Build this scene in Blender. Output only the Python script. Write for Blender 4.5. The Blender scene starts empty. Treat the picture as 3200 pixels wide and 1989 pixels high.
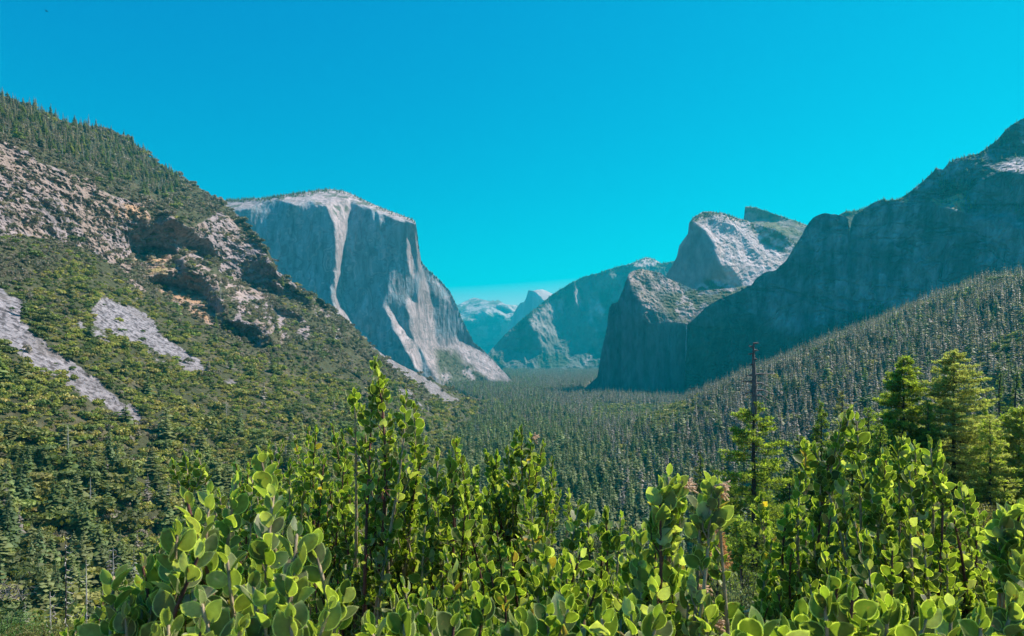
import bpy, math, random, time
import numpy as np
from mathutils import Vector, Matrix
T0=time.time()
R=math.radians
rng=np.random.default_rng(7)
random.seed(7)
sc=bpy.context.scene
C=sc.collection
F=640.0; CX=512.0; HY=356.0      # focal length, centre column, horizon row of the 1024 px wide frame
def at(px,py,d):
    """world point seen at column px, row py, d metres ahead"""
    return np.array([(px-CX)/F*d, d, (HY-py)/F*d])
def O(*p):  return [(x*.42087,y*.42087) for x,y in p]
def zz(x0,y0,s): return lambda *p: [((x0+x/s)*.32,(y0+y/s)*.32) for x,y in p]
Z1=zz(0,250,2.326); Z2=zz(600,550,2.16); Z3=zz(1500,550,2.16); Z4=zz(2300,350,2.16)
ZL=zz(0,700,2.326); ZM=zz(400,600,3.024); ZD=zz(1400,850,8.11); Z5=zz(0,900,1.389); Z6=zz(400,1050,1.61)
Z7=zz(1300,1150,1.802); Z8=zz(2200,1000,1.529); ZR=zz(2500,1050,2.749); ZB=zz(0,1600,3.887)

# ---------------------------------------------------------------- noise
def _h(ix,iy,iz,seed):
    h=(ix.astype(np.int64)*374761393+iy.astype(np.int64)*668265263+iz.astype(np.int64)*2147483647+seed*974711)&0xffffffff
    h=((h^(h>>13))*1274126177)&0xffffffff
    h=h^(h>>16)
    return (h&0xffff).astype(np.float32)/32767.5-1
def vnoise(P,seed=0):
    P=np.asarray(P,np.float64); f=np.floor(P); t=(P-f).astype(np.float32); i=f.astype(np.int64)
    t=t*t*t*(t*(t*6-15)+10)
    x,y,z=i[...,0],i[...,1],i[...,2]; a,b,c=t[...,0],t[...,1],t[...,2]
    def L(p,q,w): return p+(q-p)*w
    r=[]
    for dz in (0,1):
        q=[L(_h(x,y+dy,z+dz,seed),_h(x+1,y+dy,z+dz,seed),a) for dy in (0,1)]
        r.append(L(q[0],q[1],b))
    return L(r[0],r[1],c)
def fbm(P,octv=5,seed=0,gain=.5,ridged=False):
    P=np.asarray(P,np.float64); s=0; a=1; tot=0
    for k in range(octv):
        n=vnoise(P*(2.03**k)+k*17.3,seed+k)
        if ridged: n=1-2*np.abs(n)*1.3
        s=s+a*n; tot+=a; a*=gain
    return s/tot
def fbm2(X,Y,octv=4,seed=0): return fbm(np.stack([X,Y,np.zeros_like(X)+seed*.37],-1),octv,seed)

# ---------------------------------------------------------------- mesh helpers
def np_mesh(name,V,Fs,smooth=False,mats=(),attrs=None,mat_idx=None):
    """V (n,3); Fs list of int arrays (m,3) or (m,4)"""
    me=bpy.data.meshes.new(name)
    V=np.asarray(V,np.float32); me.vertices.add(len(V)); me.vertices.foreach_set('co',V.ravel())
    Fs=[np.asarray(f,np.int32) for f in Fs if len(f)]
    loops=np.concatenate([f.ravel() for f in Fs]); tot=np.concatenate([np.full(len(f),f.shape[1],np.int32) for f in Fs])
    start=np.concatenate([[0],np.cumsum(tot)[:-1]]).astype(np.int32)
    me.loops.add(len(loops)); me.loops.foreach_set('vertex_index',loops)
    me.polygons.add(len(tot)); me.polygons.foreach_set('loop_start',start)
    try: me.polygons.foreach_set('loop_total',tot)
    except Exception: pass
    me.polygons.foreach_set('use_smooth',np.full(len(tot),smooth))
    if mat_idx is not None: me.polygons.foreach_set('material_index',np.asarray(mat_idx,np.int32))
    for m in mats: me.materials.append(m)
    for k,v in (attrs or {}).items():
        v=np.asarray(v,np.float32)
        if v.ndim==2:
            if v.shape[1]==3: v=np.concatenate([v,np.ones((len(v),1),np.float32)],1)
            a=me.attributes.new(k,'FLOAT_COLOR','POINT'); a.data.foreach_set('color',v.ravel())
        else:
            a=me.attributes.new(k,'FLOAT','POINT'); a.data.foreach_set('value',v)
    me.update(calc_edges=True); me.validate()
    return me
def link(name,me,parent=None,loc=None):
    o=bpy.data.objects.new(name,me); C.objects.link(o)
    if parent is not None: o.parent=parent
    if loc is not None: o.location=tuple(float(c) for c in loc)
    return o
def tag(o,label=None,cat=None,group=None,kind=None):
    for k,v in (('label',label),('category',cat),('group',group),('kind',kind)):
        if v: o[k]=v
    return o
def thing(name,label,cat,loc=(0,0,0),group=None):
    return tag(link(name,None,loc=loc),label,cat,group)

class MB:
    """collects pieces of one mesh"""
    def __init__(s): s.V=[];s.T=[];s.Q=[];s.n=0;s.A=[]
    def add(s,V,T=None,Q=None,A=None):
        V=np.asarray(V,float)
        if T is not None and len(T): s.T.append(np.asarray(T)+s.n)
        if Q is not None and len(Q): s.Q.append(np.asarray(Q)+s.n)
        s.V.append(V); s.n+=len(V)
        s.A.append(np.zeros((len(V),3)) if A is None else (np.tile(A,(len(V),1)) if np.ndim(A)==1 else A))
    def tube(s,pts,rad,k=6,A=None):
        pts=np.asarray(pts,float); n=len(pts); rad=np.broadcast_to(rad,(n,))
        tan=np.gradient(pts,axis=0); tan/=np.linalg.norm(tan,axis=1)[:,None]+1e-12
        ref=np.array([1.,0,0]) if abs(tan[0][0])<.8 else np.array([0,1.,0])
        a=np.cross(tan,ref); a/=np.linalg.norm(a,axis=1)[:,None]+1e-12; b=np.cross(tan,a)
        ang=np.arange(k)*2*math.pi/k
        ring=pts[:,None]+rad[:,None,None]*(a[:,None]*np.cos(ang)[None,:,None]+b[:,None]*np.sin(ang)[None,:,None])
        V=ring.reshape(-1,3); i=np.arange(n-1)[:,None]*k; j=np.arange(k)[None]; j2=(j+1)%k
        Q=np.stack([i+j,i+j2,i+k+j2,i+k+j],-1).reshape(-1,4)
        V=np.concatenate([V,pts[-1:]+tan[-1:]*rad[-1]]); e=len(V)-1
        T=[[(n-1)*k+q,(n-1)*k+(q+1)%k,e] for q in range(k)]
        s.add(V,T,Q,A)
    def mesh(s,name,mats,smooth=False,col=True,loc=None):
        V=np.concatenate(s.V)
        if loc is not None: V=V-np.asarray(loc)
        Fs=[]
        if s.T: Fs.append(np.concatenate(s.T))
        if s.Q: Fs.append(np.concatenate(s.Q))
        return np_mesh(name,V,Fs,smooth,mats,{'Col':np.concatenate(s.A)} if col else None)

# ---------------------------------------------------------------- materials
def newmat(name):
    m=bpy.data.materials.new(name); m.use_nodes=True; nt=m.node_tree; nt.nodes.clear()
    out=nt.nodes.new('ShaderNodeOutputMaterial'); return m,nt,out
def N(nt,t,**kw):
    n=nt.nodes.new(t)
    for k,v in kw.items():
        if k.startswith('_'): setattr(n,k[1:],v)
        else:
            n.inputs[k.replace('__',' ')].default_value=v
    return n
def rock_mat(name,scale,bump,streak=1.0,contrast=.5,dist=1.0,crack=.45):
    m,nt,out=newmat(name); L=nt.links.new
    b=N(nt,'ShaderNodeBsdfPrincipled',Roughness=.95); b.inputs['Specular IOR Level'].default_value=.15
    at_=N(nt,'ShaderNodeAttribute',_attribute_name='Col')
    tc=N(nt,'ShaderNodeNewGeometry'); mp=N(nt,'ShaderNodeMapping'); mp.inputs['Scale'].default_value=(1,1,streak)
    L(tc.outputs['Position'],mp.inputs['Vector'])
    n1=N(nt,'ShaderNodeTexNoise',Scale=1/scale,Detail=9,Roughness=.62); L(mp.outputs[0],n1.inputs['Vector'])
    n2=N(nt,'ShaderNodeTexNoise',Scale=6/scale,Detail=5,Roughness=.7); L(mp.outputs[0],n2.inputs['Vector'])
    r=N(nt,'ShaderNodeMapRange'); r.inputs['From Min'].default_value=.3; r.inputs['From Max'].default_value=.7
    r.inputs['To Min'].default_value=1-contrast; r.inputs['To Max'].default_value=1+contrast; L(n1.outputs[0],r.inputs['Value'])
    mx=N(nt,'ShaderNodeVectorMath',_operation='SCALE'); L(at_.outputs['Color'],mx.inputs[0]); L(r.outputs[0],mx.inputs['Scale'])
    n3=N(nt,'ShaderNodeTexNoise',Scale=1.6/scale,Detail=8,Roughness=.6); n3.noise_type='RIDGED_MULTIFRACTAL'; n3.normalize=True; L(mp.outputs[0],n3.inputs['Vector'])
    r3=N(nt,'ShaderNodeMapRange'); r3.inputs['From Min'].default_value=.45; r3.inputs['From Max'].default_value=.85; r3.inputs['To Min'].default_value=1.12; r3.inputs['To Max'].default_value=1-crack; L(n3.outputs[0],r3.inputs['Value'])
    mx2=N(nt,'ShaderNodeVectorMath',_operation='SCALE'); L(mx.outputs[0],mx2.inputs[0]); L(r3.outputs[0],mx2.inputs['Scale'])
    L(mx2.outputs[0],b.inputs['Base Color'])
    bp0=N(nt,'ShaderNodeBump',Strength=bump,Distance=dist*scale*.25,_invert=True); L(n3.outputs[0],bp0.inputs['Height'])
    bp=N(nt,'ShaderNodeBump',Strength=bump,Distance=dist*scale*.5); L(bp0.outputs[0],bp.inputs['Normal']); L(n1.outputs[0],bp.inputs['Height'])
    bp2=N(nt,'ShaderNodeBump',Strength=bump*.8,Distance=dist*scale*.12); L(n2.outputs[0],bp2.inputs['Height']); L(bp.outputs[0],bp2.inputs['Normal'])
    L(bp2.outputs[0],b.inputs['Normal']); L(b.outputs[0],out.inputs[0]); return m
def leaf_mat(name,trans=.35,attr='Col',rough=.6,tmul=(1.6,1.7,.9),jitter=.25,spec=.3,hue=.02):
    m,nt,out=newmat(name); L=nt.links.new
    b=N(nt,'ShaderNodeBsdfPrincipled',Roughness=rough); b.inputs['Specular IOR Level'].default_value=spec
    a=N(nt,'ShaderNodeAttribute',_attribute_name=attr)
    oi=N(nt,'ShaderNodeObjectInfo'); r=N(nt,'ShaderNodeMapRange'); r.inputs['To Min'].default_value=1-jitter; r.inputs['To Max'].default_value=1+jitter
    L(oi.outputs['Random'],r.inputs['Value'])
    hs=N(nt,'ShaderNodeHueSaturation'); L(a.outputs['Color'],hs.inputs['Color']); L(r.outputs[0],hs.inputs['Value'])
    r2=N(nt,'ShaderNodeMapRange'); r2.inputs['To Min'].default_value=.5-hue; r2.inputs['To Max'].default_value=.5+hue
    ml=N(nt,'ShaderNodeMath',_operation='MULTIPLY'); ml.inputs[1].default_value=7.31; fr=N(nt,'ShaderNodeMath',_operation='FRACT')
    L(oi.outputs['Random'],ml.inputs[0]); L(ml.outputs[0],fr.inputs[0]); L(fr.outputs[0],r2.inputs['Value']); L(r2.outputs[0],hs.inputs['Hue'])
    L(hs.outputs[0],b.inputs['Base Color'])
    t=N(nt,'ShaderNodeBsdfTranslucent'); vm=N(nt,'ShaderNodeVectorMath',_operation='MULTIPLY'); vm.inputs[1].default_value=tmul
    L(hs.outputs[0],vm.inputs[0]); L(vm.outputs[0],t.inputs['Color'])
    mx=N(nt,'ShaderNodeMixShader',Fac=trans); L(b.outputs[0],mx.inputs[1]); L(t.outputs[0],mx.inputs[2]); L(mx.outputs[0],out.inputs[0]); return m
def bark_mat(name,col,scale=30):
    m,nt,out=newmat(name); L=nt.links.new
    b=N(nt,'ShaderNodeBsdfPrincipled',Roughness=.9); g=N(nt,'ShaderNodeTexCoord')
    mp=N(nt,'ShaderNodeMapping'); mp.inputs['Scale'].default_value=(1,1,.25); L(g.outputs['Object'],mp.inputs[0])
    n=N(nt,'ShaderNodeTexNoise',Scale=scale,Detail=6); L(mp.outputs[0],n.inputs['Vector'])
    cr=N(nt,'ShaderNodeValToRGB'); cr.color_ramp.elements[0].position=.3; cr.color_ramp.elements[1].position=.7
    cr.color_ramp.elements[0].color=tuple(c*.45 for c in col)+(1,); cr.color_ramp.elements[1].color=tuple(min(1,c*1.5) for c in col)+(1,)
    L(n.outputs[0],cr.inputs[0]); L(cr.outputs[0],b.inputs['Base Color'])
    bp=N(nt,'ShaderNodeBump',Strength=.6,Distance=1/scale); L(n.outputs[0],bp.inputs['Height']); L(bp.outputs[0],b.inputs['Normal'])
    L(b.outputs[0],out.inputs[0]); return m
# ---------------------------------------------------------------- massifs: outlines and benches give slopes, slopes are summed up to real depths
def inpoly(X,Y,poly):
    r=np.zeros(X.shape,bool); n=len(poly)
    for i in range(n):
        x1,y1=poly[i]; x2,y2=poly[(i+1)%n]
        if y1==y2: continue
        c=((y1>Y)!=(y2>Y))&(X<(x2-x1)*(Y-y1)/(y2-y1)+x1); r^=c
    return r
def blur(A,s):
    if s<=0: return A
    k=int(3*s)+1; g=np.exp(-.5*(np.arange(-k,k+1)/s)**2); g/=g.sum()
    P=np.pad(A,k,mode='edge')
    P=np.apply_along_axis(lambda r:np.convolve(r,g,'valid'),1,P)
    return np.apply_along_axis(lambda r:np.convolve(r,g,'valid'),0,P)
def tps(pts,vals,X,Y):
    P=np.array(pts,float)/100; v=np.array(vals,float); n=len(P)
    r=np.linalg.norm(P[:,None]-P[None],axis=-1); K=np.where(r>0,r*r*np.log(r+1e-9),0)+np.eye(n)*.02
    A=np.zeros((n+3,n+3)); A[:n,:n]=K; A[:n,n]=1; A[:n,n+1:]=P; A[n,:n]=1; A[n+1:,:n]=P.T
    w=np.linalg.solve(A,np.concatenate([v,[0,0,0]]))
    o=w[n]+w[n+1]*X/100+w[n+2]*Y/100
    for i in range(n):
        q=np.hypot(X/100-P[i,0],Y/100-P[i,1]); o=o+w[i]*np.where(q>0,q*q*np.log(q+1e-9),0)
    return o
def solve(gx,gy,D0,lam):
    """screened Poisson, even boundaries"""
    H,W=D0.shape
    div=np.zeros_like(D0)
    ax=(gx[:,1:]+gx[:,:-1])/2; div[:,:-1]+=ax; div[:,1:]-=ax
    ay=(gy[1:]+gy[:-1])/2; div[:-1]+=ay; div[1:]-=ay
    rhs=div-lam*D0
    M=np.concatenate([rhs,rhs[:,::-1]],1); M=np.concatenate([M,M[::-1]],0)
    Fh=np.fft.rfft2(M)
    kx=np.fft.rfftfreq(2*W)*2*math.pi; ky=np.fft.fftfreq(2*H)*2*math.pi
    den=(2*np.cos(kx)[None]-2)+(2*np.cos(ky)[:,None]-2)-lam
    return np.fft.irfft2(Fh/den,s=M.shape)[:H,:W]
def interp_line(line,X):
    p=sorted(line); return np.interp(X,[a for a,b in p],[b for a,b in p])

class Massif:
    def __init__(s,name,crest,base,ctrl,step=.8,margin=6,warp=2.0,wscale=9.,seed=1,lam=None,xr=None):
        s.name=name; s.crest=crest; s.base=base; s.seed=seed; s.step=step
        xs=[p[0] for p in crest]; s.x0,s.x1=xr or (min(xs),max(xs))
        s.gx0=math.floor(s.x0-margin); s.gx1=math.ceil(s.x1+margin)
        s.gy0=math.floor(min(p[1] for p in crest)-margin); s.gy1=math.ceil(max(p[1] for p in base)+margin)
        s.X,s.Y=np.meshgrid(np.arange(s.gx0,s.gx1+1.),np.arange(s.gy0,s.gy1+1.))
        s.WX=s.X+warp*fbm2(s.X/wscale,s.Y/wscale,4,seed+50)*1.6; s.WY=s.Y+warp*fbm2(s.X/wscale+31,s.Y/wscale,4,seed+70)*1.6
        s.D0=tps([c[0] for c in ctrl],[math.log(c[1]) for c in ctrl],s.X,s.Y)
        s.gx=np.gradient(s.D0,axis=1); s.gy=np.gradient(s.D0,axis=0)
        s.U=(s.X-CX)/F; s.Vv=(HY-s.Y)/F; s.lam=lam or 1/160.**2
    def mask(s,poly,b=0,warp=True):
        m=inpoly(s.WX if warp else s.X,s.WY if warp else s.Y,poly).astype(float)
        return blur(m,b) if b else m
    def face(s,m,fx=None,fz=None,over=0.):
        bx=s.gx.copy(); by=s.gy.copy(); s._face(m,fx,fz)
        if over: s.gx=s.gx+over*(s.gx-bx); s.gy=s.gy+over*(s.gy-by)
    def _face(s,m,fx=None,fz=None):
        """inside mask m: fx = how fast depth grows to the right, fz = how fast it grows upward (metres per metre)"""
        if fx is not None: g=(1/F)*fx/(1-np.clip(s.U*fx,-.8,.8)); s.gx=s.gx*(1-m)+g*m
        if fz is not None: g=-(1/F)*fz/(1-np.clip(s.Vv*fz,-.8,.8)); s.gy=s.gy*(1-m)+g*m
    def solve(s): s.D=solve(s.gx,s.gy,s.D0,s.lam)
    def samp(s,A,px,py):
        x=np.clip(px-s.gx0,0,A.shape[1]-1.001); y=np.clip(py-s.gy0,0,A.shape[0]-1.001)
        i=x.astype(int); j=y.astype(int); a=x-i; b=y-j
        return (A[j,i]*(1-a)+A[j,i+1]*a)*(1-b)+(A[j+1,i]*(1-a)+A[j+1,i+1]*a)*b
    def point(s,px,py):
        d=np.exp(s.samp(s.D,px,py)); return np.stack([(px-CX)/F*d,d,(HY-py)/F*d],-1)
    def build(s,colfun,disp,mat,back=400,jag=.5,label='',objname='mountain',cat='mountain'):
        W=int((s.x1-s.x0)/s.step)+1; xs=np.linspace(s.x0,s.x1,W)
        cr=interp_line(s.crest,xs); cr=cr+jag*fbm2(xs/3.,xs*0,4,s.seed)+jag*1.2*fbm2(xs/14.,xs*0+5,3,s.seed)
        s.crx,s.cry=xs,cr
        ba=interp_line(s.base,xs); ba=np.maximum(ba,cr+.5)
        H=int((ba-cr).max()/s.step)+1; t=np.linspace(0,1,H)[:,None]
        PX=np.repeat(xs[None],H,0); PY=ba[None]*(1-t)+cr[None]*t
        P=s.point(PX,PY); d=P[...,1]
        dd=disp(s,P,PX,PY)            # metres, along the line of sight
        s.lastdisp=(xs,ba,cr,dd)
        dn=d+dd; P=np.stack([(PX-CX)/F*dn,dn,(HY-PY)/F*dn],-1)
        col=colfun(s,P,PX,PY)
        s.P=P; s.PX=PX; s.PY=PY
        rows=[P.reshape(-1,3)]; cols=[col.reshape(-1,3)]; top=P[-1]
        for b_,dz in ((.04,.004),(.15,.05),(.4,.3),(1.,1.)):
            q=top.copy(); k=1+back*b_/top[:,1]; q[:,0]*=k; q[:,1]*=k
            q[:,2]=top[:,2]-dz*(np.maximum(top[:,2]+260,60)); rows.append(q); cols.append(col[-1])
        V=np.concatenate(rows); cl=np.concatenate(cols); nr=H+4
        i=(np.arange(nr-1)[:,None]*W+np.arange(W-1)[None]).ravel()
        Q=np.stack([i,i+1,i+W+1,i+W],-1)
        me=np_mesh(s.name,V,[Q],True,[mat],{'Col':cl})
        o=link(objname,me); tag(o,label,cat,kind='structure'); s.obj=o; return o
    def surf(s,px,py):
        """displaced surface point at a pixel (nearest grid vertex)"""
        xs,ba,cr,dd=s.lastdisp
        i=np.clip(np.round((px-s.x0)/(s.x1-s.x0)*(len(xs)-1)).astype(int),0,len(xs)-1)
        t=(ba[i]-py)/(ba[i]-cr[i]); j=np.clip(np.round(t*(s.P.shape[0]-1)).astype(int),0,s.P.shape[0]-1)
        return s.P[j,i]

def mixc(a,b,m): return a*(1-m[...,None])+b*m[...,None]
def cc(*c): return np.array(c,float)
GR=cc(.345,.285,.285); GRD=cc(.165,.155,.16); BR=cc(.075,.078,.045); FO=cc(.045,.058,.035); TAL=cc(.235,.22,.235); ORG=cc(.40,.255,.15); PINK=cc(.33,.26,.24)
sst=lambda a,b,x: (lambda t:t*t*(3-2*t))(np.clip((x-a)/(b-a),0,1))

# --- ground height
FL=[(0,-172),(2000,-170),(3500,-160),(6000,-150),(30000,-150)]
def zground(x,y):
    x=np.asarray(x,float); y=np.asarray(y,float); r=np.hypot(x,y)
    hill=np.interp(r,[0,1.5,3,8,30,100,250,420,700],[-1.5,-1.62,-2.7,-7.0,-20,-46,-118,-192,-420])
    hill=np.where(y<0,np.maximum(hill,-1.5+0*y),hill)
    hill=hill+np.clip(.12*x,-60,14)*sst(3,60,r)
    hill=hill+np.clip((x-22)*.45,0,20)*sst(20,50,r)*(1-sst(140,240,r))+np.clip((-x-15)*.45,0,14)*sst(20,45,r)*(1-sst(70,110,r))
    floor=np.interp(y,[a for a,b in FL],[b for a,b in FL])
    x0=np.interp(y,[-500,0,500,800,1200,1600,2000,2300,3000,9000],[0,0,120,172,158,325,650,740,1200,3000])
    right=floor+np.log1p(np.exp(np.clip((x-x0)/25,-30,30)))*25*.405
    left=floor+np.where(y<900,np.clip((-150-x)*.2,0,1e9),0)
    g=np.maximum(right,left)
    z=np.where(hill>g,hill,g)+np.log1p(np.exp(-np.clip(np.abs(hill-g)/6,0,30)))*6*sst(200,300,r)
    und=fbm2(x/90.,y/90.,3,5)*7*sst(150,700,r)*sst(-60,200,x-x0+100)+fbm2(x/14.,y/14.,3,9)*.9*sst(5,60,r)+fbm2(x/1.3,y/1.3,3,12)*.05
    return z+und
def build_ground():
    A=np.concatenate([np.linspace(-180,-56,24)[:-1],np.linspace(-56,56,420),np.linspace(56,180,24)[1:]])*math.pi/180
    rr=np.concatenate([[.02],np.geomspace(.25,18500,420)])
    a,r=np.meshgrid(A,rr); x=np.sin(a)*r; y=np.maximum(np.cos(a)*r,-2900-np.abs(np.sin(a))); z=zground(x,y)
    H,W=x.shape; i=(np.arange(H-1)[:,None]*W+np.arange(W-1)[None]).ravel()
    n=fbm2(x/30,y/30,4,3); col=mixc(np.broadcast_to(cc(.05,.055,.03),x.shape+(3,)),cc(.13,.105,.07)*np.ones(x.shape+(3,)),sst(-.1,.4,n))
    near=1-sst(20,60,r); col=mixc(col,cc(.20,.155,.11)*np.ones(x.shape+(3,)),near)
    far=sst(300,500,r); col=mixc(col,cc(.03,.038,.022)*np.ones(x.shape+(3,)),far*.9)
    # pale meadow openings on the valley floor
    px=CX+F*x/np.maximum(y,1); py=HY-F*z/np.maximum(y,1)
    md=np.exp(-((px-640)/40)**2-((py-414)/5)**2)*(y>500); col=mixc(col,cc(.26,.30,.09)*np.ones(x.shape+(3,)),np.clip(md*1.4,0,1))
    me=np_mesh('ground',np.stack([x,y,z],-1).reshape(-1,3),[np.stack([i,i+1,i+W+1,i+W],-1)],True,[rock_mat('forest_soil',2.0,.4,1,.3)],{'Col':col.reshape(-1,3)})
    return tag(link('ground',me),'brown and mossy valley ground under the forest, falling away from the viewpoint','ground',kind='structure')
ground=build_ground()

BIG=1e5
# --- far peaks
m=Massif('far_peaks',[(ZD((-150,1000))[0]),*ZD((0,960),(220,850),(360,780),(540,690),(660,650),(740,660),(900,700),(1100,740),(1145,700),(1190,745),(1260,695),(1400,790),(1480,825),(1600,830),(1790,840),(2100,870),(2500,900))],
  [(430,392),(560,392)],[((450,330),15500),((450,372),12500),((540,330),16500),((540,375),13000)],step=.45,warp=1.2,wscale=6,seed=3)
for pl,fx,fz,b in [(ZD((-200,1300),(700,1216),(850,1010),(1230,900),(1400,1000),(1700,1100),(2000,1216),(2000,2500),(-200,2500)),-.6,.05,.7),
                 (ZD((900,980),(1200,840),(1400,860),(1700,960),(1400,1100)),-.9,.05,.7)]:
    m.face(m.mask(pl,b),fx,fz,over=.9)
for pl in [ZD((250,960),(560,950),(500,1060),(330,1120)),ZD((700,1216),(820,1040),(600,1020),(480,1150),(430,1250)),ZD((900,1010),(1230,900),(1530,1010),(1490,1040),(1200,990),(1170,1060),(1100,1160),(1060,1100)),
           ZD((1200,1030),(1360,1070),(1330,1095)),ZD((1400,1180),(1700,1000),(1690,1080),(1500,1216),(1300,1300),(1100,1500),(1000,1700),(1000,1500),(1200,1320)),ZD((1240,1130),(1330,1130),(1230,1216)),ZD((1560,850),(1770,860),(1730,940),(1620,900))]:
    m.face(m.mask(pl,.5),.9,1.5,over=.5)
m.solve()
def dsp(s,P,PX,PY): return 75*fbm(P/np.array([500,500,260.]),6,11,.6)-40*fbm(P/220.,5,15,ridged=True)
def colf(s,P,PX,PY):
    n=fbm(P/400.,5,3); q=fbm(P/np.array([160,160,260.]),5,8); c=mixc(np.broadcast_to(GR*1.15,P.shape).copy(),cc(.10,.12,.12)*np.ones(P.shape),sst(-.05,.25,q)*.8); return mixc(c,FO*1.6*np.ones(P.shape),sst(.05,.25,n)*.8)
m.build(colf,dsp,rock_mat('pale_granite_far',180,.5,1,.25),back=1500,jag=.3,label='distant pale granite peaks streaked with light slabs beyond the valley head',objname='mountain')
m_far=m
# --- half dome
m=Massif('dome',[*ZD((1500,1500),(1660,1050),(1760,880),(1830,790),(1880,765),(1920,770),(1980,660),(2010,560),(2025,490),(2050,458),(2080,465),(2120,480),(2260,450),(2380,440),(2480,470),(2600,530),(2800,620),(3100,700))],
  [(500,400),(580,400)],[((520,300),11200),((520,370),10800),((560,300),11600),((560,370),11200)],step=.45,warp=.5,wscale=6,seed=4)
m.face(m.mask([(0,0),(999,0),(999,999),(0,999)]),-.3,.12)
m.face(m.mask(ZD((2085,470),(2380,400),(2600,500),(2900,600),(2900,760),(2460,740),(2400,720),(2330,620),(2240,520),(2150,490)),.5),1.0,1.3)
m.face(m.mask(ZD((1500,1500),(1660,1050),(1900,960),(1800,1500)),2),-.1,.5)
m.solve()
def dsp(s,P,PX,PY): return 26*fbm(P/np.array([260,260,1100.]),5,21)
def colf(s,P,PX,PY): return mixc(np.broadcast_to(GR*1.35,P.shape).copy(),GRD*np.ones(P.shape),sst(.1,.4,fbm(P/np.array([150,150,900.]),4,3))*.5)
m.build(colf,dsp,rock_mat('dome_granite',120,.4,.25,.2),back=1200,jag=.15,label='rounded granite dome with a sheer cut face, seen far up the valley',objname='mountain')
m_dome=m
# --- middle ridge
m=Massif('ridge',Z3((-60,1330),(20,1240),(60,1190),(130,1110),(200,1040),(330,930),(430,850),(500,790),(600,730),(700,680),(800,655),(900,620),(950,605),(1000,598),(1060,572),(1120,548),(1180,562),(1225,588),(1280,580),(1330,565),(1500,560),(1700,600),(2000,700)),
  [(460,400),(820,400)],[((490,372),6300),((490,340),6600),((600,372),6300),((560,300),7600),((650,372),6000),((640,275),7900),((720,260),8200),((760,372),6500)],step=.55,warp=1.6,wscale=7,seed=5)
m.face(m.mask([(-BIG,-BIG),(BIG,-BIG),(BIG,BIG),(-BIG,BIG)]),-.35,.42)
for pl,fx,fz,b in [
   (Z3((330,960),(400,880),(560,830),(575,900),(530,1000),(540,1060),(510,1110),(450,1165),(410,1130),(400,1060),(350,1030)),.7,.9,1),
   (Z3((60,1200),(170,1170),(290,1180),(430,1190),(380,1250),(340,1300),(200,1330),(80,1330)),.2,.9,1.2),
   (Z3((480,1330),(500,1290),(620,1200),(780,1135),(775,1200),(700,1290),(690,1330)),.6,1.6,1),
   (Z3((320,1330),(440,1180),(560,1000),(570,1010),(460,1210),(400,1330)),.9,1.0,.6),
   (Z3((640,735),(665,760),(670,830),(690,890),(675,915),(655,860),(650,800)),1.6,.6,.4),
   (Z3((730,770),(760,830),(790,870),(770,860),(740,820)),1.6,.6,.4),
   (Z3((740,1000),(780,950),(800,1000),(790,1050),(770,1020),(750,1020)),1.4,.8,.5),
   (Z3((800,870),(840,900),(830,920)),1.4,.8,.5),
   (Z3((840,660),(920,640),(1000,680),(900,690)),.6,1.0,1.5),
   (Z3((980,610),(1050,560),(1120,530),(1240,580),(1200,602),(1100,608),(1020,606)),.9,1.5,.6)]:
    m.face(m.mask(pl,b),fx,fz,over=.3)
m.solve(); RG=m
def dsp(s,P,PX,PY): return 30*fbm(P/np.array([200,200,500.]),6,31,.62)-22*fbm(P/np.array([90,90,200.]),4,35,ridged=True)
def colf(s,P,PX,PY):
    c=np.broadcast_to(cc(.13,.135,.12),P.shape).copy(); n=fbm(P/180.,5,6)
    rk=s.samp(s.mask(Z3((330,960),(400,880),(560,830),(575,900),(530,1000),(540,1060),(510,1110),(450,1165),(410,1130),(400,1060),(350,1030)),1)*.7+s.mask(Z3((640,735),(665,760),(700,900),(675,915),(645,860)),1)+s.mask(Z3((730,770),(850,900),(790,1060),(740,1000)),1)+s.mask(Z3((700,1290),(690,1270),(740,1210),(775,1200)),1)+s.mask(Z3((980,610),(1050,560),(1120,530),(1240,580),(1200,602),(1100,608),(1020,606)),.6)*1.5+.25*s.mask(Z3((60,1200),(430,1190),(340,1330),(80,1330)),1)*.2,PX,PY)
    c=mixc(c,GR*1.3*np.ones(P.shape),np.clip(rk*sst(-.35,.2,n),0,1)*.9)
    return mixc(c,FO*1.4*np.ones(P.shape),sst(0,.25,n)*(1-np.clip(rk,0,1)))
m.build(colf,dsp,rock_mat('ridge_granite',90,.6,.6,.35),back=1500,jag=.4,label='long hazy wooded ridge with a bald dome on its crest in the middle distance',objname='mountain')

# --- the great monolith
CR=Z2((-300,120),(100,165),(200,160),(300,158),(450,152),(560,136),(700,117),(780,106),(860,93),(940,88),(1010,96),(1080,122),(1150,157),(1230,192),(1330,234),(1420,267),(1490,292),(1508,310),(1520,380),(1530,470),(1548,580),(1600,640),(1680,710),(1740,775),(1780,860),(1820,960),(1870,1060),(1900,1120),(1960,1170),(2040,1250),(2110,1330),(2170,1400))
m=Massif('monolith',CR,[(140,420),(560,404)],[((190,200),3300),((260,200),3350),((330,195),3500),((400,250),3650),((400,385),3500),((480,280),4150),((500,330),4700),((545,375),5000),((520,380),4300),((470,380),3900),((260,380),3100)],step=.5,warp=1.1,wscale=6,seed=8)
m.face(m.mask([(-BIG,-BIG),(BIG,-BIG),(BIG,BIG),(-BIG,BIG)]),-.12,.02)
m.face(m.mask(Z2((-400,-400),(905,-400),(905,180),(960,330),(968,500),(955,860),(1100,1140),(1100,1500),(-400,1500)),1),-.4,.03)
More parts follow.
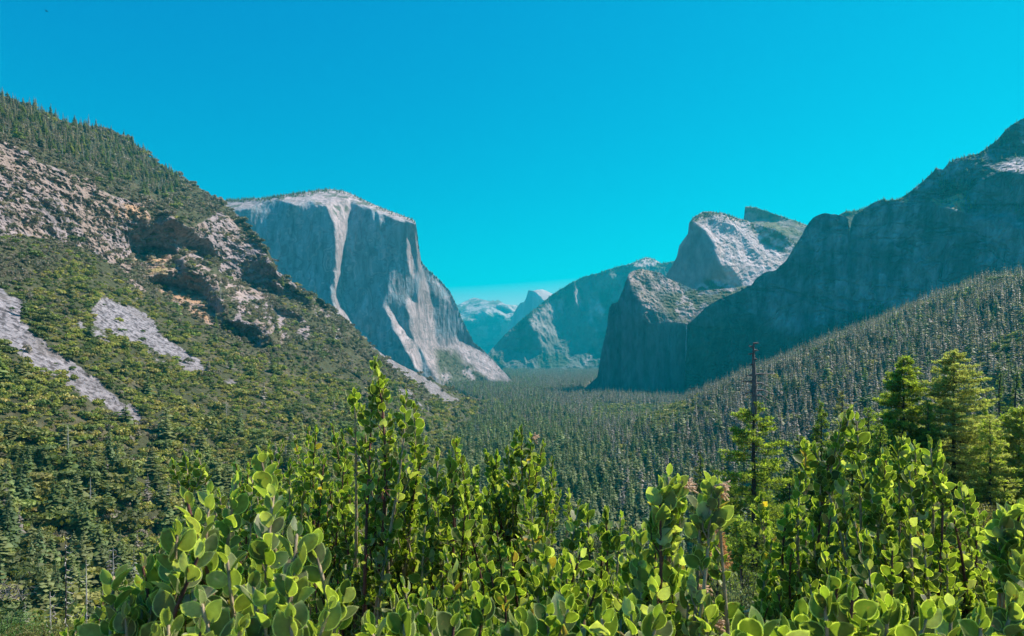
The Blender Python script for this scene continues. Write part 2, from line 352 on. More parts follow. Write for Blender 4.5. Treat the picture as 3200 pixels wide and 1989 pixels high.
m.face(m.mask(Z2((1550,560),(2300,1200),(2300,1500),(1700,1500),(1640,1150),(1560,700)),6),.30,.16)
lit=Z2
# summit cap
cap=Z2((-400,-100),(1700,-100),(1700,330),(1505,330),(1440,300),(1380,300),(1300,262),(1230,232),(1160,200),(1120,205),(1095,165),(1070,190),(1060,230),(1000,300),(960,280),(910,200),(860,195),(850,160),(838,230),(828,170),(780,160),(730,195),(690,195),(640,170),(560,155),(500,170),(440,185),(400,215),(330,225),(200,260),(-400,260))
m.face(m.mask(cap,.7),.2,2.0)
strip=Z2((905,180),(1080,150),(1075,220),(1055,330),(1048,420),(1030,560),(1022,700),(1018,790),(1045,870),(1070,960),(1120,1030),(1180,1070),(1215,1140),(1100,1140),(1000,1010),(970,940),(962,860),(955,760),(975,660),(965,500),(968,400),(960,330),(930,260))
s2=Z2((1305,872),(1330,885),(1380,950),(1430,1030),(1480,1100),(1520,1160),(1550,1240),(1555,1320),(1500,1300),(1470,1220),(1420,1130),(1370,1040),(1340,960),(1305,905))
s3=Z2((1450,815),(1520,850),(1545,700),(1560,640),(1600,760),(1640,980),(1650,1160),(1680,1290),(1710,1380),(1650,1370),(1600,1290),(1560,1200),(1500,1130),(1465,1030),(1475,960),(1450,890))
s4=Z2((1440,330),(1470,350),(1480,450),(1500,600),(1500,700),(1470,640),(1450,520),(1452,420))
s5=Z2((1490,320),(1515,330),(1530,450),(1545,570),(1550,660),(1530,640),(1520,520),(1505,420))
s6=Z2((1225,240),(1240,250),(1236,310),(1222,290)); s7=Z2((1262,250),(1330,300),(1305,350),(1285,300),(1275,430),(1268,340)); s8=Z2((1232,460),(1244,480),(1240,505),(1230,490))
s9=Z2((940,880),(950,890),(948,910)); s10=Z2((938,700),(952,760),(965,900),(950,880),(940,780))
for pl,fx,fz,b in [(strip,1.7,.5,.5),(s2,1.6,.8,.4),(s3,1.2,.7,.7),(s4,1.4,.4,.5),(s5,1.2,.4,.5),(s6,1.6,.5,.3),(s7,1.5,.5,.4),(s8,1.5,.6,.3),(s9,1.5,.5,.3),(s10,1.5,.5,.3),
    (Z2((980,605),(998,640),(996,700),(988,690),(985,640),(960,655),(955,640)),1.5,.6,.3),
    (Z2((1640,1160),(1750,1150),(1790,1090),(1880,1150),(1960,1180),(2040,1260),(2110,1330),(2060,1380),(1950,1360),(1800,1250),(1700,1180)),.6,1.1,1),
    (Z2((1650,1180),(1700,1190),(1800,1260),(1950,1370),(2050,1500),(1700,1500)),.4,1.6,2),
    (Z2((1610,690),(1650,700),(1740,800),(1690,830),(1640,800)),.9,.6,1.5)]:
    m.face(m.mask(pl,b),fx,fz)
m.face(m.mask(Z2((1170,620),(1345,620),(1300,860),(1290,930),(1190,940)),1.5),-.4,.03,over=.5)
m.solve(); EC=m
veg_ec=Z2((1640,1165),(1760,1165),(1830,1240),(1990,1350),(2060,1400),(2000,1500),(1690,1500))
def dsp(s,P,PX,PY):
    flute=fbm(P/np.array([60,60,800.]),6,41,.55)*3.2+fbm(P/np.array([300,300,1500.]),3,44)*14
    return flute-2*fbm(P/np.array([25,25,90.]),3,47,ridged=True)
def colf(s,P,PX,PY):
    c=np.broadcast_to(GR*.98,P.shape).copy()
    lt_=np.clip(s.samp(s.mask(strip,1.5)+s.mask(s2,1.5)+s.mask(s3,1.5)+s.mask(s4,1)+s.mask(s5,1)+s.mask(cap,1.5)+s.mask(Z2((1600,1100),(1900,1100),(2200,1300),(2200,1500),(1600,1500)),3),PX,PY),0,1); c=mixc(cc(.22,.27,.295)*np.ones(P.shape),c,lt_)  # sunlit faces keep warm granite; blue-grey shade is painted on the rest
    Pu=np.stack([P[...,0]/P[...,1]*3800,P[...,2],0*P[...,0]],-1); Pu=Pu+14*fbm(P/80.,3,199)[...,None]; st=fbm(Pu/np.array([30,480.,1]),5,61); c=mixc(c,GRD*.9*np.ones(P.shape),sst(0,.4,st)*.65)
    c=mixc(c,GR*1.35*np.ones(P.shape),sst(.1,.4,fbm(Pu/np.array([70,420.,1]),4,65))*.6)
    vg=s.samp(s.mask(veg_ec,2),PX,PY); n=fbm(P/60.,4,67)
    c=mixc(c,BR*1.2*np.ones(P.shape),np.clip(vg*sst(-.5,.1,n),0,1))
    topm=s.samp(s.mask(cap,.7),PX,PY); c=mixc(c,FO*1.5*np.ones(P.shape),topm*sst(.12,.3,fbm(P/45.,5,68))*.8)
    return c
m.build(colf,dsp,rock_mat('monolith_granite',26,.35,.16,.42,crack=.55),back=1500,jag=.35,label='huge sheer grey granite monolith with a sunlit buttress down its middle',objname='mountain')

# --- small wooded knob in the notch of the right wall + high summit + cathedral peak + front tower + right wall
m=Massif('knob',Z4((640,760),(700,690),(740,672),(800,668),(850,655),(900,640),(980,640),(1050,760)),[(800,330),(920,330)],[((840,220),3300),((840,300),3200),((880,220),3300)],step=.6,seed=12)
m.face(m.mask([(-BIG,-BIG),(BIG,-BIG),(BIG,BIG),(-BIG,BIG)]),0,.9); m.solve(); KN=m
m.build(lambda s,P,a,b:mixc(np.broadcast_to(BR,P.shape).copy(),FO*np.ones(P.shape),sst(-.1,.2,fbm(P/40.,4,3))),lambda s,P,a,b:20*fbm(P/80.,4,2),rock_mat('knob_soil',30,.5,1,.3),back=500,label='low wooded knoll showing in the notch of the shaded cliff',objname='hill',cat='hill')

m=Massif('summit',Z3((1640,420),(1700,300),(1780,296),(1784,260),(1788,212),(1800,205),(1860,210),(1930,232),(2000,258),(2060,282),(2130,302),(2250,345),(2400,400),(2520,470)),[(690,330),(860,330)],
  [((740,210),3700),((740,300),3500),((800,220),3800),((800,300),3600)],step=.5,warp=1.2,seed=13)
ALL=[(-BIG,-BIG),(BIG,-BIG),(BIG,BIG),(-BIG,BIG)]
m.face(m.mask(ALL),-.1,1.35)
m.face(m.mask(Z3((1700,200),(1930,215),(2030,250),(2040,295),(1960,300),(1900,280),(1850,310),(1780,330),(1700,320)),.7),-.4,.15)
m.face(m.mask(Z3((1890,360),(1960,340),(2060,390),(2090,470),(1990,470),(1900,420)),1),-.3,.15)
m.face(m.mask(Z3((2000,310),(2050,315),(2040,340),(2000,330)),.6),-.3,.15)
m.solve(); SM=m
m.build(lambda s,P,a,b:mixc(mixc(np.broadcast_to(cc(.16,.15,.09),P.shape).copy(),FO*1.5*np.ones(P.shape),sst(0,.25,fbm(P/70.,5,3))),GR*np.ones(P.shape),sst(.15,.35,fbm(P/90.,5,8))*.5),
   lambda s,P,a,b:16*fbm(P/np.array([90,90,150.]),5,2),rock_mat('summit_rock',40,.6,.5,.35),back=600,jag=.5,label='flat-topped crag with scrubby shoulder, standing behind the twin granite peaks',objname='mountain')

m=Massif('peak',Z3((1180,900),(1260,660),(1300,600),(1330,540),(1345,470),(1375,430),(1405,390),(1410,320),(1440,280),(1500,242),(1560,238),(1640,250),(1700,272),(1780,296),(1850,320),(1990,360),(2120,440),(2200,520),(2400,700)),[(650,390),(830,390)],
  [((680,240),3150),((670,300),3050),((720,220),3350),((760,250),3400),((740,300),3100),((800,270),3500),((720,340),2950)],step=.5,warp=1.4,seed=14)
m.face(m.mask(ALL),-.5,.14)
litp=Z3((1430,300),(1500,230),(1640,235),(1780,280),(1860,310),(2000,350),(2130,430),(2300,600),(2000,800),(1800,790),(1740,740),(1680,690),(1640,640),(1600,570),(1585,500),(1560,430),(1520,370),(1470,330))
m.face(m.mask(litp,1.2),.35,1.0)
for pl in [Z3((1550,290),(1620,280),(1720,350),(1715,385),(1650,405),(1580,400),(1555,370)),Z3((1770,410),(1800,420),(1790,440)),Z3((1790,480),(1830,480),(1880,520),(1840,520)),Z3((1870,600),(1900,605),(1890,620)),Z3((1700,620),(1740,700),(1720,710),(1660,650)),Z3((1870,350),(1960,340),(2060,380),(2090,450),(2050,490),(1980,480),(1900,440))]:
    m.face(m.mask(pl,.8),-.7,.2)
m.face(m.mask(Z3((1470,760),(1500,710),(1560,690),(1720,740),(1800,780),(1700,850),(1500,850)),1.5),.3,1.3)
LW=Z3((1180,900),(1260,650),(1330,530),(1400,380),(1420,310),(1470,330),(1520,370),(1560,430),(1585,500),(1600,570),(1640,640),(1690,700),(1600,700),(1540,690),(1470,760))
m.face(m.mask(LW,1.2),-.7,.05,over=.7)
m.solve(); PK=m
def colf(s,P,PX,PY):
    c=np.broadcast_to(GR*1.45,P.shape).copy(); n=fbm(P/np.array([40,40,120.]),5,71)
    c=mixc(c,GRD*np.ones(P.shape),sst(.05,.3,n)*.5)
    c=mixc(c,PINK*1.5*np.ones(P.shape),sst(.1,.4,fbm(P/120.,4,77))*s.samp(s.mask(litp,2),PX,PY)*.8)  # sunlight on the right slabs put into a brighter, pinker rock colour
    c=mixc(c,cc(.15,.16,.165)*np.ones(P.shape),s.samp(s.mask(LW,1.),PX,PY)*.85)  # left wall's shade painted into its rock colour
    vg=s.samp(np.clip(s.mask(Z3((1430,300),(1500,230),(1640,235),(1780,280),(1830,330),(1700,290),(1560,260),(1480,340)),2)+s.mask(Z3((1830,300),(2150,420),(2200,520),(2050,520),(1900,460),(1820,350)),2)+1.3*s.mask(Z3((1460,770),(1530,690),(1800,760),(1700,870),(1450,870)),2),0,1.2),PX,PY)
    return mixc(c,cc(.10,.105,.06)*np.ones(P.shape),np.clip(vg*sst(-.3,.1,fbm(P/45.,5,73)),0,1))
def dsp(s,P,PX,PY):
    l=s.samp(s.mask(litp,2),PX,PY)
    Q=P@np.array([[.8,0,.6],[0,1,0],[-.6,0,.8]]).T
    return fbm(P/np.array([70,70,300.]),5,75)*11+l*(9*fbm(Q/np.array([160,60,25.]),5,78)-6*fbm(Q/np.array([60,30,14.]),4,79,ridged=True))
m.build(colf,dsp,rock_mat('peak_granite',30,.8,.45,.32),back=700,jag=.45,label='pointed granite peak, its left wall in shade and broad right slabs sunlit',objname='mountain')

m=Massif('tower',Z3((640,1500),(690,1445),(740,1402),(790,1360),(805,1280),(820,1180),(840,1100),(858,1020),(864,940),(872,890),(890,862),(930,852),(950,800),(970,760),(985,710),(1003,665),(1030,640),(1080,627),(1150,640),(1220,655),(1260,690),(1340,722),(1440,765),(1500,775),(1600,765),(1700,755),(1790,745),(1860,730)),[(570,420),(830,420)],
  [((600,386),2560),((610,300),2700),((640,260),2760),((650,380),2780),((690,340),2800),((700,385),2800),((690,310),2850),((720,300),3000),((760,300),3150),((760,385),2800)],step=.5,warp=1.3,seed=15)
m.face(m.mask(ALL),-.55,.1)
m.face(m.mask(Z3((1200,900),(1800,900),(1800,1600),(1200,1600)),8),-.1,.08)
lt=Z3((1000,650),(1080,600),(1220,640),(1340,700),(1440,755),(1600,740),(1900,700),(1900,900),(1520,900),(1400,1000),(1310,985),(1240,990),(1170,1010),(1130,985),(1070,910),(1110,900),(1060,820),(1020,780),(1005,700))
m.face(m.mask(lt,1.0),.35,1.15)
for pl in [Z3((1225,650),(1260,680),(1265,760),(1235,740)),Z3((1150,900),(1200,960),(1180,990),(1120,940)),Z3((1240,880),(1260,960),(1240,985),(1225,930)),Z3((1320,760),(1350,780),(1330,800)),Z3((1130,700),(1170,720),(1150,760),(1110,740))]:
    m.face(m.mask(pl,.7),-.6,.3)
for pl in [Z3((870,930),(900,880),(910,930),(880,960))]: m.face(m.mask(pl,.7),.6,.9)
m.solve(); TW=m
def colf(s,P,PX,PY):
    c=np.broadcast_to(cc(.09,.125,.14),P.shape).copy(); c=mixc(c,cc(.045,.07,.08)*np.ones(P.shape),sst(0,.35,fbm(np.stack([P[...,0]/P[...,1]*2700/30,P[...,2]/380,0*PX],-1),5,81))*.7)  # shade of the tower wall put into dark teal rock; lit bench lighter
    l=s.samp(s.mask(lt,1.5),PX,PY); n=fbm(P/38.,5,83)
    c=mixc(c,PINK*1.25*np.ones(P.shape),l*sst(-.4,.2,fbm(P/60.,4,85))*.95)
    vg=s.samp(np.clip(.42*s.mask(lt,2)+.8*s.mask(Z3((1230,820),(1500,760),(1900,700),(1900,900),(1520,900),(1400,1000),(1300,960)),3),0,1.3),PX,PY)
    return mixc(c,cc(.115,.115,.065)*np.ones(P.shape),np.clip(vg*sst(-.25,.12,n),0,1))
def dsp(s,P,PX,PY):
    l=s.samp(s.mask(lt,1.5),PX,PY)
    return fbm(P/np.array([55,55,500.]),5,86)*10*(1-.5*l)+l*(8*fbm(P/40.,5,88)-5*fbm(P/16.,3,89,ridged=True))
m.build(colf,dsp,rock_mat('tower_granite',24,1.0,.35,.5,crack=.65),back=600,jag=.5,label='shaded granite tower with a scrubby sunlit bench on its shoulder at the valley mouth',objname='mountain')

# right wall
crR=Z3((1386,1150),(1392,1005),(1420,985),(1480,930),(1520,890),(1620,830),(1740,780),(1830,740))+Z4((80,1172),(140,1120),(200,1080),(270,1068),(340,1000),(400,900),(450,820),(480,760),(520,710),(560,692),(600,685),(680,695),(730,705),(758,722),(764,800),(771,800),(778,745),(800,695),(870,652),(940,608),(990,590),(1030,598),(1100,588),(1160,550),(1230,490),(1300,430),(1355,378),(1395,392),(1430,350),(1480,315),(1540,305),(1640,275),(1700,235),(1760,190),(1820,120),(1880,75),(1944,40),(2100,-60),(2300,-140))
m=Massif('rightwall',crR,[(680,440),(1130,440)],[((688,330),2740),((690,385),2740),((760,300),2650),((800,360),2350),((850,230),2500),((850,330),2250),((930,250),2100),((940,330),1950),((940,170),2250),((1024,300),1700),((1024,200),1850),((1024,100),2100),((1100,250),1500)],step=.6,warp=1.5,wscale=8,seed=16)
m.face(m.mask(ALL),-.62,.10)
up=Z4((1060,600),(1160,560),(1230,490),(1300,430),(1430,340),(1540,300),(1700,230),(1820,110),(1944,30),(2400,-200),(2400,420),(1944,410),(1850,395),(1740,420),(1700,450),(1600,520),(1500,560),(1400,590),(1250,620))
m.face(m.mask(up,2),-.62,.42)
for pl,fx,fz,b in [(Z4((1320,590),(1420,580),(1520,545),(1545,600),(1540,680),(1470,665),(1400,640),(1350,625)),.2,1.9,.7),
    (Z4((1690,450),(1730,360),(1800,290),(1850,270),(1944,290),(2400,200),(2400,420),(1944,415),(1880,400),(1780,405)),.1,1.4,1.2),
    (Z4((1905,170),(1944,190),(2100,260),(2100,300),(1944,215)),.2,1.4,.6),
    (Z4((1830,740),(1880,710),(1944,720),(2300,720),(2300,800),(1944,790),(1880,780)),.1,1.3,1),
    (Z4((1070,595),(1130,570),(1180,590),(1150,610)),.1,1.6,.6),
    (Z4((1560,680),(1900,690),(1900,720),(1600,720)),-.3,.9,2),
    (Z4((1186,905),(1196,900),(1190,940),(1178,955)),1.5,.8,.3),(Z4((1122,1140),(1130,1135),(1120,1180),(1106,1210)),1.5,.8,.3),(Z4((762,730),(768,790),(766,830),(760,800)),1.5,.9,.3)]:
    m.face(m.mask(pl,b),fx,fz)
m.solve(); RW=m
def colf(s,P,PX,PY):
    c=np.broadcast_to(cc(.10,.155,.175),P.shape).copy(); c=mixc(c,cc(.05,.085,.095)*np.ones(P.shape),sst(-.1,.3,fbm(np.stack([P[...,0]/P[...,1]*2200/24,P[...,2]/330,0*PX],-1),5,91))*.8)  # teal shade of the wall is painted into the granite colour
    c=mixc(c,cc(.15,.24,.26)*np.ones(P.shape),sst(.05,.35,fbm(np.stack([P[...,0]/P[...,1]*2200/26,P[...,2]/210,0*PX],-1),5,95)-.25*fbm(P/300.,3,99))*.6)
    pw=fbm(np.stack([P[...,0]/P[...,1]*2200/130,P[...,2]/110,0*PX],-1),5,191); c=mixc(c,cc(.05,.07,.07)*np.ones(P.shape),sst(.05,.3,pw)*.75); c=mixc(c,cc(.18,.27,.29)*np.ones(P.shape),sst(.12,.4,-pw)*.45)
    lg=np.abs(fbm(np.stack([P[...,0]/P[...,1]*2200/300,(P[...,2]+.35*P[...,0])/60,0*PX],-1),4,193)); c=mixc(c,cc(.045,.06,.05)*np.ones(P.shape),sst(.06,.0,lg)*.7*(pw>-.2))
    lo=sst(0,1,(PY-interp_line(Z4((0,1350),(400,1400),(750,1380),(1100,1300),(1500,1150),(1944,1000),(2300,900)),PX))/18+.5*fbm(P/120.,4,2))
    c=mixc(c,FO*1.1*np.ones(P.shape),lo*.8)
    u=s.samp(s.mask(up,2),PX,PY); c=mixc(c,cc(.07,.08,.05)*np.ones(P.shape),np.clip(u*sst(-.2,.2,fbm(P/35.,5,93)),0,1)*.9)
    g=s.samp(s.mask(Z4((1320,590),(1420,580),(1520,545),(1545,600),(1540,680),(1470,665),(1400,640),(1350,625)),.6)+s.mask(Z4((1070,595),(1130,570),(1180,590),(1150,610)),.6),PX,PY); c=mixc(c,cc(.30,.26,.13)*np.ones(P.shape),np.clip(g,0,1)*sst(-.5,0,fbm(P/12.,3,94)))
    g=s.samp(s.mask(Z4((1730,380),(1850,330),(1944,320),(2400,220),(2400,420),(1944,415),(1880,400),(1780,395)),.8)+s.mask(Z4((1905,170),(1944,190),(2100,260),(2100,300),(1944,215)),.6),PX,PY); c=mixc(c,GR*1.5*np.ones(P.shape),np.clip(g,0,1))  # slabs that catch the sun painted far paler than the shaded wall
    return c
def dsp(s,P,PX,PY):
    u=s.samp(s.mask(up,3),PX,PY)
    Pv=np.stack([P[...,0]/P[...,1]*2200,P[...,2],0*PX],-1)+18*fbm(P/70.,3,195)[...,None]
    lg=np.abs(fbm(np.stack([Pv[...,0]/300,(Pv[...,1]+.35*P[...,0])/60,0*PX],-1),4,193))
    return fbm(Pv/np.array([62,260,1.]),6,96,.6)*9+6*sst(.08,0,lg)+14*fbm(P/np.array([120,120,90.]),4,197)+fbm(P/np.array([260,260,700.]),3,97)*22+u*(12*fbm(P/50.,5,98)-7*fbm(P/22.,3,92,ridged=True))
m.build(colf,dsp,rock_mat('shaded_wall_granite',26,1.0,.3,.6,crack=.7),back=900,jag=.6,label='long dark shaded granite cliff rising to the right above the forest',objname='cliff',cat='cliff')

# --- left mountainside
crL=O((-260,120),(-60,205),(0,230),(60,248),(110,268),(150,288),(200,298),(260,312),(310,332),(350,368),(400,402),(450,432),(500,462),(540,492),(580,522),(610,560),(640,600))+ZM((1345,600),(1385,665),(1405,745),(1490,800),(1600,880),(1680,950),(1750,990),(1830,1010),(1900,1090),(1990,1160),(2117,1250))+O((860,800),(920,850),(1000,890),(1080,930),(1150,962),(1200,990),(1260,1040))
plane=lambda px,py: 285/(-(((HY-py)/F)+.72*((px-CX)/F))+.03)
cps=[((x,y),plane(x,y)) for x,y in [(-60,90),(-60,300),(-60,636),(0,150),(0,450),(0,636),(100,150),(100,300),(100,500),(100,690),(200,200),(200,300),(200,420),(200,560),(300,300),(300,400),(300,500),(380,370),(380,440),(450,400),(450,440),(500,412),(500,460),(200,690),(350,560),(350,680),(430,580),(100,750),(520,420),(520,470)]]
m=Massif('left',crL,[(-110,760),(200,760),(330,680),(430,600),(480,520),(535,480)],cps,step=.62,warp=2.2,wscale=10,seed=20,lam=1/260.**2)
FORE=O((-300,0),(0,215),(200,290),(350,360),(440,430),(400,470),(330,440),(240,400),(160,380),(90,350),(0,320),(-300,250))
BRUSHTOP=O((-300,250),(0,320),(90,350),(160,380),(240,400),(330,440),(400,470),(440,430),(560,490),(600,560),(560,545),(500,520),(440,500),(360,520),(330,500),(280,470),(200,430),(110,400),(40,350),(-300,300))
ROCKA=O((-300,300),(0,335),(40,350),(110,395),(160,410),(220,435),(280,470),(345,485),(352,510),(345,540),(320,570),(310,600),(315,660),(350,690),(330,690),(290,640),(240,610),(200,590),(120,565),(50,560),(-300,540))
CAVE=ZM((30,500),(100,390),(180,300),(230,240),(350,230),(450,260),(540,330),(640,330),(780,260),(760,400),(830,520),(920,620),(840,640),(700,600),(640,560),(500,500),(480,600),(380,600),(250,580),(100,580))
CAVE2=ZM((430,640),(520,620),(560,740),(720,770),(830,790),(870,860),(840,960),(930,1120),(900,1190),(780,1130),(740,1080),(770,1050),(680,980),(560,950),(380,920),(320,880),(170,850),(120,790),(300,780),(470,750))
CAVE3=ZM((870,1250),(950,1180),(1150,1250),(1250,1230),(1330,1300),(1320,1450),(1200,1480),(1130,1400),(960,1300))
RIDGE=ZM((780,230),(860,200),(950,230),(1050,330),(1160,420),(1260,520),(1350,640),(1400,740),(1500,830),(1400,850),(1300,780),(1350,900),(1200,870),(1000,820),(870,760),(900,640),(830,500),(760,380))
ORG1=ZM((200,600),(450,610),(430,640),(330,670),(330,720),(480,740),(300,790),(190,760),(100,680),(30,610))
ORG2=ZM((290,930),(440,930),(600,960),(680,1000),(770,1050),(740,1100),(880,1210),(850,1270),(640,1180),(560,1110),(440,1050))
ORG3=Z1((800,930),(900,900),(1050,910),(1090,1000),(1000,1030),(850,1010)); 
PNK=ZM((900,820),(1100,900),(1130,1020),(1150,1200),(1080,1150),(1000,1000),(920,900)); PNK2=ZM((520,600),(640,620),(760,740),(600,740))
CR2=ZM((1180,780),(1400,860),(1560,950),(1790,1080),(1700,1080),(1500,1000),(1380,960),(1240,920)); CR3=ZM((1330,1050),(1560,1120),(1690,1240),(1560,1230),(1400,1150))
TA1=ZL((-200,380),(0,470),(90,530),(200,590),(130,610),(150,700),(240,780),(370,910),(500,980),(700,1130),(830,1250),(1000,1360),(1050,1480),(900,1420),(760,1300),(560,1220),(430,1110),(330,1070),(230,1020),(100,900),(0,840),(-200,740))
TA2=ZL((740,530),(850,570),(960,610),(1060,640),(1100,720),(1160,800),(1290,880),(1400,960),(1500,1040),(1500,1110),(1380,1050),(1300,990),(1180,930),(1060,890),(900,830),(780,780),(700,720),(660,640),(700,570))
TA3=ZL((1560,1100),(1700,1130),(1780,1190),(1680,1170)); TA4=ZL((640,720),(780,800),(1000,900),(1180,1000),(1330,1080),(1500,1170),(1400,1130),(1200,1030),(1000,930),(760,860),(560,760),(380,660),(450,680))
TA5=Z6((1180,20),(1300,100),(1450,180),(1600,280),(1690,360),(1600,330),(1480,250),(1340,160),(1240,90)); TA6=Z6((1300,200),(1400,270),(1550,380),(1500,370),(1380,290)); TA7=Z6((880,70),(960,100),(1070,190),(1040,190),(960,140))
allm=m.mask(ALL)
m.face(m.mask(ROCKA,2),.55,.75)
for pl,fx,fz,b in [(CAVE,-.55,.02,1.0),(CAVE2,-.5,.05,1.0),(CAVE3,-.3,.15,1.2),(RIDGE,.9,.45,1.5),(ORG1,.4,2.2,1),(ORG2,.7,2.2,1),(CR2,.1,.25,1.5),(CR3,.1,.25,1.5),
   (ZL((550,470),(600,430),(640,470),(650,530),(570,540)),.2,.15,.8),(Z1((290,860),(350,880),(370,930),(330,930)),-.5,.1,.6),(Z1((530,840),(600,840),(600,880),(550,870)),-.5,.1,.6),(Z1((180,730),(210,740),(200,790),(180,780)),-.5,.1,.5),
   (Z1((930,960),(1000,980),(1010,1030),(960,1020)),-.5,.1,.6),(Z1((150,980),(190,960),(200,1070),(170,1080)),-.4,.1,.6),
   (ZM((950,180),(1040,190),(1160,330),(1270,480),(1350,600),(1290,640),(1200,560),(1120,430),(990,290)),-.5,.2,1.0),(ZM((1450,870),(1560,850),(1640,950),(1700,1040),(1560,1010),(1460,950)),-.4,.2,.8),(ZM((1755,990),(1840,1010),(1890,1080),(1800,1080)),-.4,.2,.6)]:
    m.face(m.mask(pl,b),fx,fz,over=(.5 if fx<.3 and fz<.5 else .5))
m.solve(); LM=m
mk={k:m.mask(p,1.0) for k,p in dict(FORE=FORE,ROCKA=ROCKA,CAVE=CAVE,CAVE2=CAVE2,CAVE3=CAVE3,RIDGE=RIDGE,ORG1=ORG1,ORG2=ORG2,ORG3=ORG3,PNK=PNK,PNK2=PNK2,CR2=CR2,CR3=CR3,TA1=TA1,TA2=TA2,TA3=TA3,TA4=TA4,TA5=TA5,TA6=TA6,TA7=TA7).items()}
_s=lambda *k: np.clip(sum(mk[i] for i in k),0,1)
ROCK=_s('ROCKA','CAVE','CAVE2','CAVE3','RIDGE','ORG1','ORG2','PNK','PNK2','CR2','CR3','ORG3'); TALU=0.30*fbm(np.stack([m.X/3.5,m.Y/3.5,m.X*0],-1),3,301)+0.25*fbm(np.stack([m.X/14,m.Y/10,m.X*0],-1),3,303)*1+blur(np.clip(_s('TA1','TA2')+.8*mk['TA3']+.5*mk['TA4']+_s('TA5')*.9+.6*mk['TA6'],0,1),2.2); TALU=np.clip(np.where(TALU<.12,0,TALU),0,1)
MIDR=m.mask(ZM((800,200),(1400,700),(1800,1050),(2100,1300),(1900,1500),(1300,1500),(900,1250),(500,600)),8)
Q=np.stack([m.X/14,m.Y/9,m.X*0],-1); nA=fbm(Q,4,5)
ROCKN=np.clip(ROCK+MIDR*sst(.02,.25,fbm(np.stack([m.X/9+m.Y/30,m.Y/14,m.X*0],-1),4,9))*.9,0,1)      # rock incl. scattered outcrops
# bushes grow on rock too, in patches
BUSHR=sst(.1,.3,fbm(np.stack([m.X/7+m.Y/25,m.Y/6-m.X/20,m.X*0],-1),4,13))
def colf(s,P,PX,PY):
    c=np.broadcast_to(cc(.06,.065,.032),P.shape).copy()
    n=fbm(P/25.,5,101); c=mixc(c,cc(.13,.11,.07)*np.ones(P.shape),sst(.05,.3,n)*.5)
    c=mixc(c,FO*np.ones(P.shape),s.samp(mk['FORE'],PX,PY))
    r=s.samp(ROCKN,PX,PY); rc=mixc(GR*.82*np.ones(P.shape),GRD*.6*np.ones(P.shape),sst(0,.35,fbm(P/np.array([12,12,20.]),4,103))*.7)
    rc=mixc(rc,cc(.27,.205,.165)*np.ones(P.shape),sst(-.1,.35,fbm(P/70.,4,108))*.7)
    c=mixc(c,rc,sst(.25,.6,r+.25*n))
    o=s.samp(_s('ORG1','ORG2','ORG3'),PX,PY); c=mixc(c,ORG*np.ones(P.shape),np.clip(o*sst(-.5,.1,fbm(P/22.,4,104)),0,1)*.92)
    o=s.samp(mk['ORG1'],PX,PY); c=mixc(c,cc(.30,.27,.08)*np.ones(P.shape),np.clip(o*sst(.05,.3,fbm(P/18.,4,109)),0,1)*.6)
    o=s.samp(_s('PNK','PNK2'),PX,PY); c=mixc(c,PINK*1.05*np.ones(P.shape),np.clip(o*sst(-.4,.1,n),0,1)*.8)
    t=s.samp(TALU,PX,PY); tf=fbm(P/np.array([3.2,3.2,2.6]),3,107); tb=fbm(P/60.,3,127); c=mixc(c,mixc(mixc(TAL*1.1*np.ones(P.shape),cc(.06,.055,.06)*np.ones(P.shape),sst(-.05,.3,tf)*.9),cc(.16,.14,.13)*np.ones(P.shape),np.clip(sst(.0,.35,tb)+sst(300,420,PY)*.5,0,1)*.6),sst(.35,.55,t+.45*n+.25*fbm(P/9.,3,129)))
    return c
def dsp(s,P,PX,PY):
    r=s.samp(ROCKN,PX,PY); t=s.samp(TALU,PX,PY); f=s.samp(mk['FORE'],PX,PY)
    # tilted strata: crags run down to the right
    Qr=P@np.array([[.82,.1,.57],[0,1,0],[-.57,0,.82]]).T
    big=22*fbm(P/150.,4,111); crag=10*fbm(Qr/np.array([48,45,26.]),5,113,.58)-9*fbm(Qr/np.array([34,35,18.]),4,115,ridged=True)
    veg=5*fbm(P/22.,4,117); blocks=np.round(fbm(P/np.array([14,14,9.]),2,119)*3)/3*3.5
    gul=6*np.abs(fbm(np.stack([P[...,1]/38,P[...,0]/400,P[...,2]/400],-1),3,118))
    sc_=np.clip(P[...,1]/900,.3,1.3)
    cv=s.samp(_s('CAVE','CAVE2','CAVE3'),PX,PY)
    fine=3.5*fbm(Qr/np.array([11,11,6.]),4,141,.6,ridged=True)
    return (big*.7-r*fine+r*(1-.15*cv)*(crag*.8+blocks)+(1-r)*(1-t)*(veg*1.5-gul+12*fbm(np.stack([(P[...,1]+.35*P[...,2])/75,P[...,2]/260,P[...,0]/400],-1),3,131))+t*2.2*fbm(P/3.5,3,121))*sc_
m.build(colf,dsp,rock_mat('mountainside',8,1.0,.8,.4,crack=.6),back=900,jag=.5,label='steep left mountainside of grey cliffs, grey scree chutes and green brush',objname='hillside',cat='hillside')
print('terrain',round(time.time()-T0,1))
